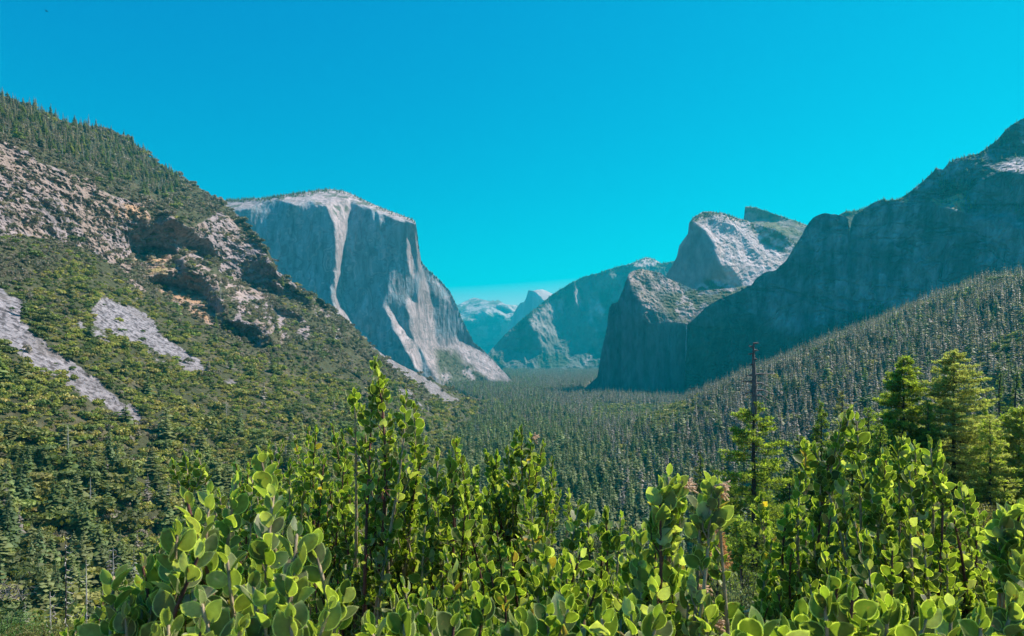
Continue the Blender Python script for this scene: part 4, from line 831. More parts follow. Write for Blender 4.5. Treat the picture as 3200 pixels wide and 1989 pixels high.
near_conifer('conifer','dark conifer left of the fir with the broken top',700,452,150,34,DG,seed=23,limbs=90,fine=.5,tuftn=5,blade=.1)
near_conifer('conifer','broad mid green conifer in the gap between the two manzanita thickets',741,519,58,60,MG,seed=24,limbs=90,cols=[MG,DG,YG],shape=.6)
near_conifer('conifer','shaded conifer under the pink dead tree in the thicket gap',716,548,52,58,DG,seed=25,limbs=90,cols=[DG,MG],shape=.55)
near_conifer('conifer','dark conifer behind the right thicket, low down beside the broken fir',790,470,95,56,DG,seed=26,limbs=90,cols=[DG,MG],shape=.6)
near_conifer('conifer','dark conifer just below the broken fir trunk',768,500,80,56,DG,seed=28,limbs=90,cols=[DG,MG],shape=.6)
gx=np.random.default_rng(31)
for lab,px,py,d,w_,c_ in [('mid green conifer filling the space left of the yellow-green pine',868,408,112,46,MG),('yellow-green young conifer between the grey tiered fir and the pine',884,432,92,44,YG),
   ('shaggy dark conifer directly behind the tallest right manzanita spire',852,438,104,46,DG),('bright green conifer touching the right side of the yellow-green pine',932,430,100,48,YG),
   ('olive conifer low between the pale fir and the thin bare-trunked fir',970,440,98,46,PG),('round shouldered green conifer just left of the edge pine',1004,436,96,46,MG),
   ('dark conifer between the broken fir and the small dark pine',800,436,118,40,DG),('mid green conifer just left of the small dark pine',812,452,100,42,MG),('dark narrow conifer left of the broken fir, lower',733,478,92,36,DG)]:
    near_conifer('conifer',lab,px,py,d,w_,c_,seed=int(px),limbs=90,shape=.6,cols=[c_,MG,c_],fine=.42)
near_conifer('dead_tree','reddish pink dead young conifer in the thicket gap',717,531,50,22,(.42,.22,.19),seed=27,limbs=60,crown_from=.5,shape=.6,cols=[(.42,.22,.19),(.36,.18,.16)],density=1.2,fine=.2,tuftn=6,cat='dead tree',hmax=7,blade=.03)
M_GREYW=bark_mat('grey_twigs',(.25,.22,.19),6)
M_WHITE=bark_mat('bleached_wood',(.48,.45,.42),6)
def snag(label,px,py,d,H,seed,n=16,L=1.2,curve=.3,side=0,bark=None):
    g=np.random.default_rng(seed); top=at(px,py,d); t_=thing('dead_tree',label,'dead tree',(top[0],top[1],top[2]-H))
    gd=min(float(zground(top[0],top[1]))-(top[2]-H)-.3,-.5)
    mb=MB(); mb.tube([[0,0,gd],[.05,0,H*.5],[0,0,H]],[.10,.07,.02],6); link('trunk',mb.mesh('snag_trunk',[bark or M_WHITE]),t_); mb=MB()
    for i in range(n):
        z=H*(.15+.8*(i+g.random())/n); a=g.random()*6.28; dx=math.cos(a); dy=math.sin(a)*.7
        if side: dx=side*abs(dx)*.7+side*.3
        l=L*(1.2-.6*z/H)*(.5+.7*g.random())
        mb.tube([[0,0,z],[dx*l*.5,dy*l*.5,z-curve*l*.35],[dx*l*.9,dy*l*.9,z-curve*l*.1],[dx*l,dy*l,z+curve*l*.3]],[.04,.028,.018,.006],4)
    link('limbs',mb.mesh('snag_limbs',[M_WHITE]),t_); return t_
snag('brown dead trunk with pale upcurved branches on one side, low on the left',65.5,530,72,14,41,20,1.5,.8,1,bark=M_DARKBARK)
snag('small bleached snag right of the leafy green bush at the lower left',50,592,62,6,42,9,1.1,.8)
snag('thin white snag between the brown dead trunk and the thicket',86,560,74,8,43,10,.9,.6)
snag('forked white dead tree right of the brown dead trunk',113,546,90,7,44,14,1.6,-.8)
snag('bleached snag poking up behind the middle of the manzanita thicket',648,478,170,14,45,14,2.0,.5)
# bushes on the near slope
M_BUSH=leaf_mat('bush_leaves',trans=.35,rough=.45,tmul=(1.6,1.7,.7),jitter=0,hue=0)
def bush(label,px,py,d,w,h,n,col,leaf,seed,name='bush',rz=.62):
    top=at(px,py,d); V,T,A=blob_arrays(seed,n,col,rx=.5,rz=rz,leaf=leaf/w,lobes=14,zc=.35,colv=.28); V=V*[w,w,h/.9]
    gd=min(float(zground(top[0],top[1]))-(top[2]-h)-.3,-.5); t_=thing(name,label,'bush',(top[0],top[1],top[2]-h)); link('foliage',np_mesh('bush_foliage',V,[T],False,[M_BUSH],{'Col':A}),t_)
    g=np.random.default_rng(seed); mb=MB()
    for i in range(9):
        a=g.random()*6.28; r_=w*.3*g.random(); mb.tube([[0,0,gd],[math.cos(a)*r_*.5,math.sin(a)*r_*.5,h*.3],[math.cos(a)*r_,math.sin(a)*r_,h*.75]],[.07,.05,.015],4)
    link('stem',mb.mesh('bush_stem',[M_DARKBARK]),t_); return t_
bush('rounded bush with small bright green leaves at the lower left corner',4,597,58,6.5,6.5,9000,(.11,.20,.06),.07,51)
bush('olive green bush between the leafy corner bush and the thicket',42,612,55,6,5,5000,(.15,.15,.045),.08,52)
bush('yellow-olive bush behind the lower left shoots of manzanita',75,622,50,5,4,3500,(.14,.14,.045),.08,53)
bush('pale silvery green bush in the gap between the thickets',742,542,46,4.5,8,4500,(.20,.24,.14),.07,54)
bush('straw-green brush patch under the trees at the right edge',998,487,62,7,8,8000,(.22,.20,.07),.08,55)
bush('dark bush at the bottom of the thicket gap',712,585,38,5,5,4000,(.06,.08,.03),.08,56)
bush('greenish brush patch under the pines, nearer the right thicket',955,493,66,7,7,6500,(.19,.19,.07),.08,57)
bush('dark green bush behind the top of the right thicket',790,560,44,8,6,5000,(.06,.085,.03),.08,58)
bush('shaded bush behind the middle of the left thicket',600,520,90,10,7,5000,(.05,.07,.03),.12,59)
# tangle of bleached twigs
g=np.random.default_rng(77); mb=MB(); p0=at(5,596,57)
for i in range(46):
    a=g.random()*6.28; l=1.0+1.3*g.random(); b=np.array([g.normal()*.9,g.normal()*.5,g.normal()*.25]); dx=math.cos(a)*l; dy=math.sin(a)*l*.5; up_=abs(g.normal())*.7
    mb.tube([b,b+[dx*.4,dy*.4,up_*.7],b+[dx*.8,dy*.8,up_],b+[dx,dy,up_*.8+.1*g.normal()]],[.035,.025,.016,.006],3)
t_=thing('dead_brush','tangle of bleached bare twigs above the leafy green corner bush','dead brush',p0); link('twigs',mb.mesh('twig_tangle',[M_GREYW]),t_)
# thin waterfall
wf=[]; mb=MB(); base=Z3((1393,1008),(1394,1060),(1390,1120),(1391,1180),(1388,1250),(1386,1320),(1385,1380))
pts=np.array([at(px,py,2640-i*3) for i,(px,py) in enumerate(base)]); mb.tube(pts,[2.2,2.4,2.8,3.0,2.6,2.2,1.5],6)
m,nt,out=newmat('falling_water'); b=N(nt,'ShaderNodeBsdfPrincipled',Roughness=.6); b.inputs['Base Color'].default_value=(.42,.46,.5,1)
tcn=N(nt,'ShaderNodeNewGeometry'); nz=N(nt,'ShaderNodeTexNoise',Scale=.05,Detail=4); mpn=N(nt,'ShaderNodeMapping'); mpn.inputs['Scale'].default_value=(1,1,.2); nt.links.new(tcn.outputs['Position'],mpn.inputs[0]); nt.links.new(mpn.outputs[0],nz.inputs['Vector'])
tr=N(nt,'ShaderNodeBsdfTransparent'); ms=N(nt,'ShaderNodeMixShader'); mr=N(nt,'ShaderNodeMapRange'); mr.inputs['From Min'].default_value=.4; mr.inputs['From Max'].default_value=.7; mr.inputs['To Min'].default_value=.55; mr.inputs['To Max'].default_value=.95
nt.links.new(nz.outputs[0],mr.inputs['Value']); nt.links.new(mr.outputs[0],ms.inputs[0]); nt.links.new(b.outputs[0],ms.inputs[1]); nt.links.new(tr.outputs[0],ms.inputs[2]); nt.links.new(ms.outputs[0],out.inputs[0])
tag(link('waterfall',mb.mesh('waterfall',[m])),'thin thread of a waterfall dropping down the shaded cliff','waterfall')
# a bird high in the sky
mb=MB(); c0=at(46.8,11.2,160)
mb.tube([c0+[-.35,0,.03],c0+[-.1,0,0],c0+[.15,0,0],c0+[.3,0,-.01]],[.03,.09,.09,.03],6)
mb.add([c0+[-.1,0,.02],c0+[.12,0,.02],c0+[-.05,-.55,.16],c0+[-.15,-.5,.15]],Q=[[0,1,2,3]]); mb.add([c0+[-.1,0,.02],c0+[.12,0,.02],c0+[-.05,.55,.16],c0+[-.15,.5,.15]],Q=[[0,1,2,3]])
bm_,nt,out=newmat('dark_feathers'); b=N(nt,'ShaderNodeBsdfPrincipled',Roughness=.8); b.inputs['Base Color'].default_value=(.02,.02,.02,1); nt.links.new(b.outputs[0],out.inputs[0])
tag(link('bird',mb.mesh('bird',[bm_],loc=c0),loc=c0),'tiny dark bird gliding high in the sky at the upper left','bird')
print('trees',round(time.time()-T0,1))
# ---------------------------------------------------------------- manzanita thicket right in front of the camera
def manz_mat():
    m,nt,out=newmat('manzanita_leaf'); L=nt.links.new
    col=N(nt,'ShaderNodeAttribute',_attribute_name='Col'); ed=N(nt,'ShaderNodeAttribute',_attribute_name='edge')
    geo=N(nt,'ShaderNodeNewGeometry'); nz=N(nt,'ShaderNodeTexNoise',Scale=180,Detail=4); L(geo.outputs['Position'],nz.inputs['Vector'])
    nz2=N(nt,'ShaderNodeTexNoise',Scale=30,Detail=2); L(geo.outputs['Position'],nz2.inputs['Vector'])
    ad=N(nt,'ShaderNodeMath',_operation='ADD'); L(nz.outputs[0],ad.inputs[0]); L(nz2.outputs[0],ad.inputs[1])
    mr=N(nt,'ShaderNodeMapRange'); mr.inputs['From Min'].default_value=.7; mr.inputs['From Max'].default_value=1.3; mr.inputs['To Min'].default_value=.72; mr.inputs['To Max'].default_value=1.25; L(ad.outputs[0],mr.inputs['Value'])
    sc_=N(nt,'ShaderNodeVectorMath',_operation='SCALE'); L(col.outputs['Color'],sc_.inputs[0]); L(mr.outputs[0],sc_.inputs['Scale'])
    pw=N(nt,'ShaderNodeMath',_operation='POWER'); pw.inputs[1].default_value=1.15; L(ed.outputs['Fac'],pw.inputs[0])
    sp=N(nt,'ShaderNodeTexNoise',Scale=75,Detail=3); L(geo.outputs['Position'],sp.inputs['Vector'])
    sr=N(nt,'ShaderNodeMapRange'); sr.inputs['From Min'].default_value=.66; sr.inputs['From Max'].default_value=.72; sr.inputs['To Max'].default_value=.8; L(sp.outputs[0],sr.inputs['Value'])
    em=N(nt,'ShaderNodeMix',_data_type='RGBA'); em.inputs[7].default_value=(.82,.86,.40,1); L(pw.outputs[0],em.inputs[0]); bm2=N(nt,'ShaderNodeMix',_data_type='RGBA'); bm2.inputs[7].default_value=(.17,.10,.05,1); L(sr.outputs[0],bm2.inputs[0]); L(sc_.outputs[0],bm2.inputs[6]); L(bm2.outputs[2],em.inputs[6])  # pale hairy margin, its backlit rim glow added to the colour
    b=N(nt,'ShaderNodeBsdfPrincipled',Roughness=.5); b.inputs['Specular IOR Level'].default_value=.2; L(em.outputs[2],b.inputs['Base Color'])
    bp=N(nt,'ShaderNodeBump',Strength=.25,Distance=.0008); L(nz.outputs[0],bp.inputs['Height']); L(bp.outputs[0],b.inputs['Normal'])
    t=N(nt,'ShaderNodeBsdfTranslucent'); vm=N(nt,'ShaderNodeVectorMath',_operation='MULTIPLY'); vm.inputs[1].default_value=(2.0,2.4,.38); L(em.outputs[2],vm.inputs[0]); L(vm.outputs[0],t.inputs['Color'])
    mx=N(nt,'ShaderNodeMixShader',Fac=.45); L(b.outputs[0],mx.inputs[1]); L(t.outputs[0],mx.inputs[2]); L(mx.outputs[0],out.inputs[0]); return m
M_MZ=manz_mat(); M_TWIG=bark_mat('hairy_twig',(.36,.28,.18),160); M_RED=bark_mat('red_manzanita_bark',(.13,.05,.04),60)
M_DRY=leaf_mat('dry_flower',trans=.3,rough=.8,tmul=(1.2,1.1,.9),jitter=0,hue=0)
# leaf template: length 1 along +y, width ~.72
def leaf_template(nside=6):
    ys=np.array([0,.10,.26,.46,.66,.84,1.0]); hw=np.array([.05,.22,.335,.365,.315,.175,.0])
    V=[];E=[]
    for y,w_ in zip(ys,hw): V.append([0,y,0]);E.append(.08 if 0<y<.95 else .7)      # midrib 0..6
    def fold(x,y): return .22*abs(x)-.16*(y-.5)**2+.04
    for s in (-1,1):
        for y,w_ in zip(ys[:-1],hw[:-1]): V.append([s*w_*.86,y*.975+.012,fold(w_*.86,y)]);E.append(.0)   # inner
        for y,w_ in zip(ys[:-1],hw[:-1]): V.append([s*w_,y-.0,fold(w_,y)]);E.append(1.)
    V=np.array(V);V[:7,2]+=[ -.16*(y-.5)**2 for y in ys]; Q=[];T=[]
    for si in range(2):
        a=7+si*12; b=a+6
        for k in range(5):
            q=[k,k+1,a+k+1,a+k]; e=[a+k,a+k+1,b+k+1,b+k]
            if si==1: q=q[::-1]; e=e[::-1]
            Q+= [q,e]
        t=[5,6,a+5]; u=[a+5,6,b+5]
        if si==1: t=t[::-1];u=u[::-1]
        T+= [t,u]
    return V,np.array(Q),np.array(T),np.array(E)
LT=leaf_template()
def unit(v): return v/(np.linalg.norm(v,axis=-1,keepdims=True)+1e-12)
class Leaves:
    def __init__(s): s.B=[];s.Y=[];s.Nn=[];s.S=[];s.C=[];s.Wd=[]
    def add(s,b,y,n,size,col,w=1.): s.B.append(b);s.Y.append(y);s.Nn.append(n);s.S.append(size);s.C.append(col);s.Wd.append(w)
    def mesh(s,name,mat,origin):
        B=np.array(s.B);Y=unit(np.array(s.Y));Z=np.array(s.Nn);X=unit(np.cross(Y,Z));Z=np.cross(X,Y);S=np.array(s.S);Wd=np.array(s.Wd)
        V0,Q,T,E=LT; n=len(B)
        V=B[:,None]+S[:,None,None]*(V0[None,:,0:1]*X[:,None]*Wd[:,None,None]+V0[None,:,1:2]*Y[:,None]+V0[None,:,2:3]*Z[:,None])
        m=len(V0); off=np.arange(n)[:,None,None]*m
        return np_mesh(name,V.reshape(-1,3)-origin,[(Q[None]+off).reshape(-1,4),(T[None]+off).reshape(-1,3)],True,[mat],{'Col':np.repeat(np.array(s.C),m,0),'edge':np.tile(E,n)})
g=np.random.default_rng(2024)
LG=np.array([.104,.152,.034]); LY=np.array([.18,.235,.045]); LD=np.array([.026,.052,.017]); LP=np.array([.33,.34,.24]); LB=np.array([.24,.13,.08]); LO=np.array([.45,.26,.06])
def facing(y,nn):
    if g.random()<.42:
        v=np.array([.35*g.normal()-.15,-1.,.25+.3*g.normal()])*(1 if g.random()<.5 else -1); v=v-y*np.dot(v,y); nn=unit(unit(v)*.85+nn*.3)
    return nn
def shoot(tip,base,leafy,lsize,lv,stem,density=1.,young=.25,berries=None,flower=None,seedpos=None):
    lsize=lsize*SZ; leafy=leafy*.95
    """tip, base: world points; leafy metres of leafy stem below the tip"""
    tip=np.array(tip);base=np.array(base); L_=np.linalg.norm(tip-base)
    mid=(tip*.5+base*.5)+g.normal(size=3)*L_*.12; mid[2]-=.0
    upv=unit(unit(tip-base)*.6+np.array([0,0,1.])*.6+g.normal(size=3)*.2)
    q=np.linspace(0,1,13)[:,None]; c1=tip-upv*L_*.38
    P=(1-q)**3*base+3*(1-q)**2*q*(mid*.6+base*.4)+3*(1-q)*q*q*c1+q**3*tip
    rad=np.interp(np.linspace(0,1,13),[0,1],[.0048+.004*L_,.0017*(lsize/.03)])
    stem.tube(P,rad,6)
    seg=np.linalg.norm(np.diff(P,axis=0),axis=1); cum=np.concatenate([[0],np.cumsum(seg)]); tot=cum[-1]; leafy=min(leafy,tot)
    n=int(leafy/(lsize*.42)*density)+7; ang=g.random()*6.28
    for i in range(n):
        f=i/(n-1)            # 0 = tip, 1 = low
        s=tot-leafy*(f**1.05); k=min(np.searchsorted(cum,s),12); k=max(k,1); t=(s-cum[k-1])/(seg[k-1]+1e-9); p=P[k-1]*(1-t)+P[k]*t; ax=unit(P[k]-P[k-1])
        ang+=2.4+g.normal()*.3; a=unit(np.cross(ax,[.3,.2,1.]) if abs(ax[2])<.95 else np.cross(ax,[1.,0,0])); b=np.cross(ax,a); rd=a*math.cos(ang)+b*math.sin(ang)
        op=np.interp(f,[0,.12,.5,1],[.12,.46,.88,1.15])+g.normal()*.24
        y=ax*math.cos(op)+rd*math.sin(op)+np.array([0,0,.25]); y=unit(y)
        nn=ax*math.sin(op)-rd*math.cos(op)           # upper face looks up along the stem
        tw=g.normal()*1.0; side=np.cross(y,nn); nn=facing(y,nn*math.cos(tw)+side*math.sin(tw))
        sz=lsize*np.interp(f,[0,.1,.3,.8,1],[.55,.75,1.0,1.05,.9])*(1+.14*g.normal())
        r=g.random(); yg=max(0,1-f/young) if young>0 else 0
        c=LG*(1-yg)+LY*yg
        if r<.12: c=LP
        elif r<.42+.25*f: c=c*.35+LD*.65  # darker leaves, commoner low down, carry the bush's deep shade in their colour
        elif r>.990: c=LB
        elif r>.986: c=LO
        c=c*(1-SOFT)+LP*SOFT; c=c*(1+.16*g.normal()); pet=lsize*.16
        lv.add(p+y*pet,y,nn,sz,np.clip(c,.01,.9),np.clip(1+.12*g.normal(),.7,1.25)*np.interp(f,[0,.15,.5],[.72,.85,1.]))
        if f>.05: stem.tube([p,p+y*pet*1.15],[.0009*(lsize/.03),.0007*(lsize/.03)],3)
    if flower is not None:
        for j in range(flower):
            a=g.random()*6.28; dv=unit(np.array([1.1,.2,-.1])*1.0+g.normal(size=3)*.35); l=lsize*(.6+.5*g.random())
            pts=[tip+dv*l*u_+np.array([0,0,-.25*l*u_*u_]) for u_ in (0,.35,.7,1.)]
            yield_f.tube(pts,[.0012,.001,.0018,.0009],4,np.array([.75,.56,.36])*(.8+.4*g.random()))
            for u_ in (.45,.6,.75,.9):
                p=tip+dv*l*u_; e=unit(dv+g.normal(size=3)*.9)*l*.16; yield_f.tube([p,p+e],[.0016,.0006],4,np.array([.78,.58,.42]))
    # short side sprigs below the tip
    s=tot-leafy*.55; low=tot-leafy-.36
    while s>max(low,.04):
        s-=.038*(.7+.8*g.random())*(lsize/.028)
        k=max(1,min(np.searchsorted(cum,s),12)); t=(s-cum[k-1])/(seg[k-1]+1e-9); p=P[k-1]*(1-t)+P[k]*t; ax=unit(P[k]-P[k-1]); ang+=2.2
        a=unit(np.cross(ax,[.3,.2,1.]) if abs(ax[2])<.95 else np.cross(ax,[1.,0,0])); b=np.cross(ax,a); rd=a*math.cos(ang)+b*math.sin(ang)
        L2=lsize*(.8+1.5*g.random()); d2=unit(rd*.8+ax*.7+[0,0,.5]); e=p+d2*L2*.6+np.array([0,0,1])*L2*.4
        stem.tube([p,p+d2*L2*.55,e],[.0013,.001,.0007],4); n2=int(4+4*g.random())
        for j in range(n2):
            f=j/(n2-1); q2=e*(1-f*.7)+p*f*.7; ang+=2.4; ax2=unit(e-p+[0,0,.01]); a2=unit(np.cross(ax2,[.31,.77,.2])); b2=np.cross(ax2,a2); r2=a2*math.cos(ang)+b2*math.sin(ang); op=.15+.9*f+g.normal()*.2
            y=unit(ax2*math.cos(op)+r2*math.sin(op)+[0,0,.2]); nn=ax2*math.sin(op)-r2*math.cos(op); tw=g.normal()*.8; nn=facing(y,nn*math.cos(tw)+np.cross(y,nn)*math.sin(tw))
            c=LG if g.random()<.6 else (LG*.5+LD*.5 if g.random()<.6 else LP)
            lv.add(q2+y*lsize*.12,y,nn,lsize*(.6+.35*f)*(1+.15*g.normal()),np.clip(c*(1+.16*g.normal()),.01,.9),np.clip(1+.12*g.normal(),.7,1.25)*.95)
    return P
def zbase(px,d):
    x=(px-CX)/F*d; return np.array([x,d,float(zground(x,d))+.0])
# shrubs: name, root (px, distance), tips [(x,y in 2433-wide picture coords, distance, leafy length, leaf size)]
SH=[
 ('manzanita_bush','nearest manzanita on the left, with the largest soft grey-green leaves',(250,.62),[
   (445,1165,.82,.13,.034),(500,1150,.86,.14,.033),(420,1240,.80,.10,.036),(620,1068,.92,.15,.031),(560,1125,.90,.15,.033),(470,1290,.78,.13,.038),(540,1300,.80,.14,.037),(650,1150,.88,.13,.034),
   (705,1240,.78,.11,.036),(740,1245,.80,.12,.035),(270,1340,.80,.09,.034),(340,1318,.82,.10,.034),(380,1330,.84,.10,.033),(600,1340,.78,.13,.038),(700,1330,.76,.12,.038),(480,1400,.74,.12,.040),(570,1460,.70,.12,.043),(690,1440,.72,.12,.041),(780,1420,.74,.12,.038),(400,1450,.74,.1,.038),(300,1440,.78,.1,.034),(630,1400,.74,.1,.038)]),
 ('manzanita_bush','low manzanita spreading at the lower left, in front of the hillside',(130,1.5),[
   (160,1490,1.45,.10,.028),(200,1440,1.5,.12,.028),(245,1415,1.5,.12,.028),(300,1380,1.55,.12,.028),(215,1480,1.4,.10,.03),(350,1400,1.5,.12,.03),(380,1290,1.6,.13,.03),(410,1270,1.6,.12,.03),(260,1470,1.35,.1,.03),(330,1470,1.3,.1,.03),(450,1340,1.6,.14,.03),(400,1380,1.5,.12,.03),(120,1505,1.5,.1,.028)]),
 ('manzanita_bush','manzanita behind the large leaved one, topped by a lone rounded sprig at its left',(290,1.9),[
   (410,1090,1.75,.06,.028),(440,1072,1.75,.09,.028),(470,1068,1.75,.08,.029),(485,1100,1.75,.06,.029),(560,1092,1.8,.13,.027),(590,1100,1.8,.14,.027),(640,1050,1.8,.14,.027),(670,1045,1.85,.14,.027),(600,1130,1.7,.14,.028),(520,1160,1.7,.12,.028),(700,1032,1.8,.16,.027),(690,1090,1.7,.16,.028)]),
 ('manzanita_bush','manzanita with upright shoots just left of the tallest shoot',(325,1.8),[
   (735,1015,1.75,.16,.028),(752,1008,1.72,.17,.028),(790,1003,1.7,.19,.028),(812,1020,1.68,.16,.028),(822,1065,1.65,.17,.028),(770,1070,1.65,.16,.028),(800,1150,1.6,.2,.029),(740,1170,1.6,.18,.029),(850,1180,1.6,.16,.029),(880,1120,1.6,.14,.028),(700,1180,1.6,.14,.028)]),
 ('manzanita_bush','manzanita carrying the tallest shoot, its leafy tip against the far cliff',(400,1.5),[
   (892,845,1.42,.085,.030),(908,890,1.42,.045,.028),(842,925,1.42,.03,.028),(885,905,1.42,.10,.027),(862,960,1.43,.09,.027),(965,930,1.38,.09,.028),(985,955,1.4,.10,.029),(930,975,1.42,.09,.029),(870,1045,1.45,.11,.029),(920,1060,1.4,.13,.029),(955,1065,1.4,.14,.029),(1010,1040,1.42,.14,.028),(1040,1065,1.42,.12,.028),(985,1090,1.38,.15,.03),(900,1120,1.4,.14,.03),(950,1150,1.36,.15,.03),(1010,1140,1.36,.15,.03),(870,1200,1.4,.14,.03)]),
 ('manzanita_bush','manzanita with one spire of yellow-green leaves right of the tallest shoot',(450,1.5),[
   (1085,1038,1.4,.10,.028),(1068,1070,1.4,.12,.028),(1095,1075,1.4,.12,.028),(1060,1130,1.38,.14,.028),(1090,1150,1.36,.15,.029),(1040,1190,1.34,.15,.029),(1105,1200,1.3,.13,.03),(1010,1230,1.32,.14,.03)]),
 ('manzanita_bush','dense round-topped manzanita standing alone against the valley forest',(512,1.75),[
   (1240,1010,1.68,.10,.026),(1225,1020,1.68,.10,.026),(1262,1030,1.68,.10,.026),(1180,1070,1.68,.11,.026),(1155,1068,1.68,.08,.026),(1205,1060,1.66,.11,.026),(1290,1045,1.66,.12,.026),(1310,1085,1.66,.12,.026),(1318,1120,1.66,.1,.027),(1135,1105,1.68,.08,.027),(1110,1105,1.7,.07,.027),(1120,1150,1.66,.1,.027),(1260,1090,1.62,.12,.027),(1225,1110,1.62,.12,.027),(1170,1130,1.62,.12,.027),(1290,1140,1.62,.12,.028),(1150,1180,1.62,.1,.028),(1330,1165,1.66,.10,.02),(1352,1160,1.66,.07,.018)]),
 ('manzanita_bush','broad low manzanita filling the middle bottom, many yellow-green tips',(560,1.2),[
   (1243,1165,1.25,.09,.028),(1262,1180,1.25,.08,.028),(1215,1290,1.15,.12,.03),(1145,1280,1.2,.13,.029),(1375,1187,1.35,.09,.029),(1395,1200,1.35,.06,.029),(1440,1205,1.35,.08,.028),(1475,1215,1.35,.08,.026),(1380,1290,1.15,.12,.032),(1430,1300,1.1,.12,.032),(1300,1300,1.15,.13,.032),(1340,1310,1.12,.12,.032),(1270,1340,1.1,.12,.032),(1490,1320,1.1,.12,.032),(1180,1240,1.25,.13,.03),(1290,1240,1.25,.11,.029),(1120,1320,1.15,.12,.031),(1060,1300,1.2,.13,.03),(960,1370,1.0,.1,.034),(1000,1400,1.0,.1,.034),(1330,1380,1.05,.12,.034),(1420,1370,1.05,.12,.034),(1200,1380,1.05,.12,.034)]),
 ('manzanita_bush','manzanita with two tall bent shoots ending in straw-coloured flower tassels',(690,.75),[
   (1588,1112,1.0,.11,.034),(1568,1140,1.0,.09,.034),(1610,1130,1.0,.09,.032),(1690,1130,.92,.075,.031),(1705,1140,.92,.06,.028),(1665,1180,.93,.05,.034),(1530,1235,1.05,.11,.032),(1500,1255,1.08,.11,.031),(1560,1270,1.05,.10,.032),(1520,1310,1.0,.12,.033),(1600,1290,1.0,.10,.032),(1640,1370,.95,.10,.034),(1680,1430,.9,.09,.036),(1560,1380,.95,.11,.035)]),
 ('manzanita_bush','small manzanita low in the gap, dried dark seed heads beside it',(745,1.2),[
   (1760,1440,1.2,.05,.028),(1795,1432,1.2,.06,.028),(1825,1428,1.2,.05,.028),(1845,1450,1.2,.05,.027),(1740,1465,1.2,.05,.028),(1620,1405,1.3,.02,.022)]),
 ('manzanita_bush','tall manzanita on the right, one spire rising above all its other shoots',(850,1.35),[
   (2020,965,1.3,.10,.030),(2035,985,1.3,.08,.029),(2000,985,1.3,.06,.028),(1915,1045,1.32,.08,.029),(1935,1052,1.32,.08,.029),(1975,1058,1.3,.10,.029),(1800,1180,1.4,.05,.024),(1812,1172,1.4,.03,.022),(1870,1200,1.3,.11,.03),(1900,1115,1.32,.12,.029),(1950,1110,1.3,.12,.03),(2000,1120,1.28,.13,.031),(2045,1100,1.28,.12,.031),(1835,1265,1.35,.13,.029),(1820,1330,1.3,.12,.029),(1880,1300,1.25,.13,.031),(1930,1240,1.25,.13,.031),(1975,1200,1.25,.14,.032),(2030,1220,1.22,.14,.032),(1960,1290,1.2,.13,.032),(2010,1330,1.15,.12,.033),(1850,1390,1.2,.12,.032),(1925,1370,1.15,.12,.033)]),
 ('manzanita_bush','right-hand manzanita with a dense flat cluster of shoots beside the spire',(910,1.45),[
   (2105,1070,1.3,.09,.029),(2148,1028,1.38,.10,.028),(2135,1040,1.38,.08,.028),(2175,1045,1.38,.10,.028),(2210,1038,1.38,.11,.028),(2232,1045,1.38,.10,.028),(2238,1085,1.36,.08,.028),(2160,1100,1.34,.12,.029),(2200,1110,1.34,.12,.029),(2085,1090,1.3,.11,.03),(2240,1130,1.34,.12,.029),(2100,1180,1.26,.13,.031),(2160,1190,1.26,.13,.031),(2060,1260,1.2,.13,.032),(2120,1290,1.16,.13,.032),(2190,1250,1.2,.13,.032)]),
 ('manzanita_bush','low manzanita at the right, smaller leaves, under the pale fir',(965,1.5),[
   (2282,1145,1.45,.10,.027),(2300,1155,1.45,.10,.027),(2320,1235,1.4,.10,.027),(2260,1200,1.4,.12,.028),(2250,1290,1.3,.13,.03),(2310,1300,1.35,.12,.029),(2350,1270,1.5,.12,.026),(2330,1350,1.3,.12,.03),(2280,1380,1.2,.12,.031),(2400,1330,1.4,.12,.028),(2370,1400,1.3,.12,.029)]),
 ('manzanita_bush','close manzanita entering at the right edge of the view',(1010,.8),[
   (2390,1200,.9,.06,.032),(2425,1188,.9,.08,.032),(2380,1215,.9,.05,.032),(2440,1230,.88,.09,.033),(2420,1310,.85,.09,.034),(2445,1340,.84,.09,.034),(2410,1400,.82,.09,.035)]),
 ('manzanita_bush','very close manzanita along the bottom right, big pointed leaves cut by the frame',(800,.55),[
   (1990,1365,.78,.09,.036),(1960,1400,.76,.08,.036),(2025,1395,.76,.08,.036),(2085,1395,.8,.09,.035),(2110,1420,.78,.09,.036),(1800,1475,.62,.05,.040),(1760,1500,.62,.05,.040),(1860,1485,.64,.05,.038),(2200,1440,.75,.08,.036),(2260,1420,.8,.08,.035),(1900,1440,.8,.08,.034),(2330,1440,.75,.08,.036)]),
 ('manzanita_bush','very close manzanita along the bottom middle, leaf tips cut by the frame',(500,.55),[
   (930,1400,.85,.09,.035),(960,1440,.8,.08,.036),(1010,1430,.85,.09,.036),(1080,1440,.8,.08,.036),(1300,1430,.85,.09,.036),(1350,1420,.85,.09,.036),(1430,1440,.8,.09,.037),(1240,1450,.8,.08,.036),(1150,1420,.9,.09,.035),(1500,1430,.8,.08,.036),(1560,1450,.8,.08,.036),(880,1460,.8,.08,.036)]),
]
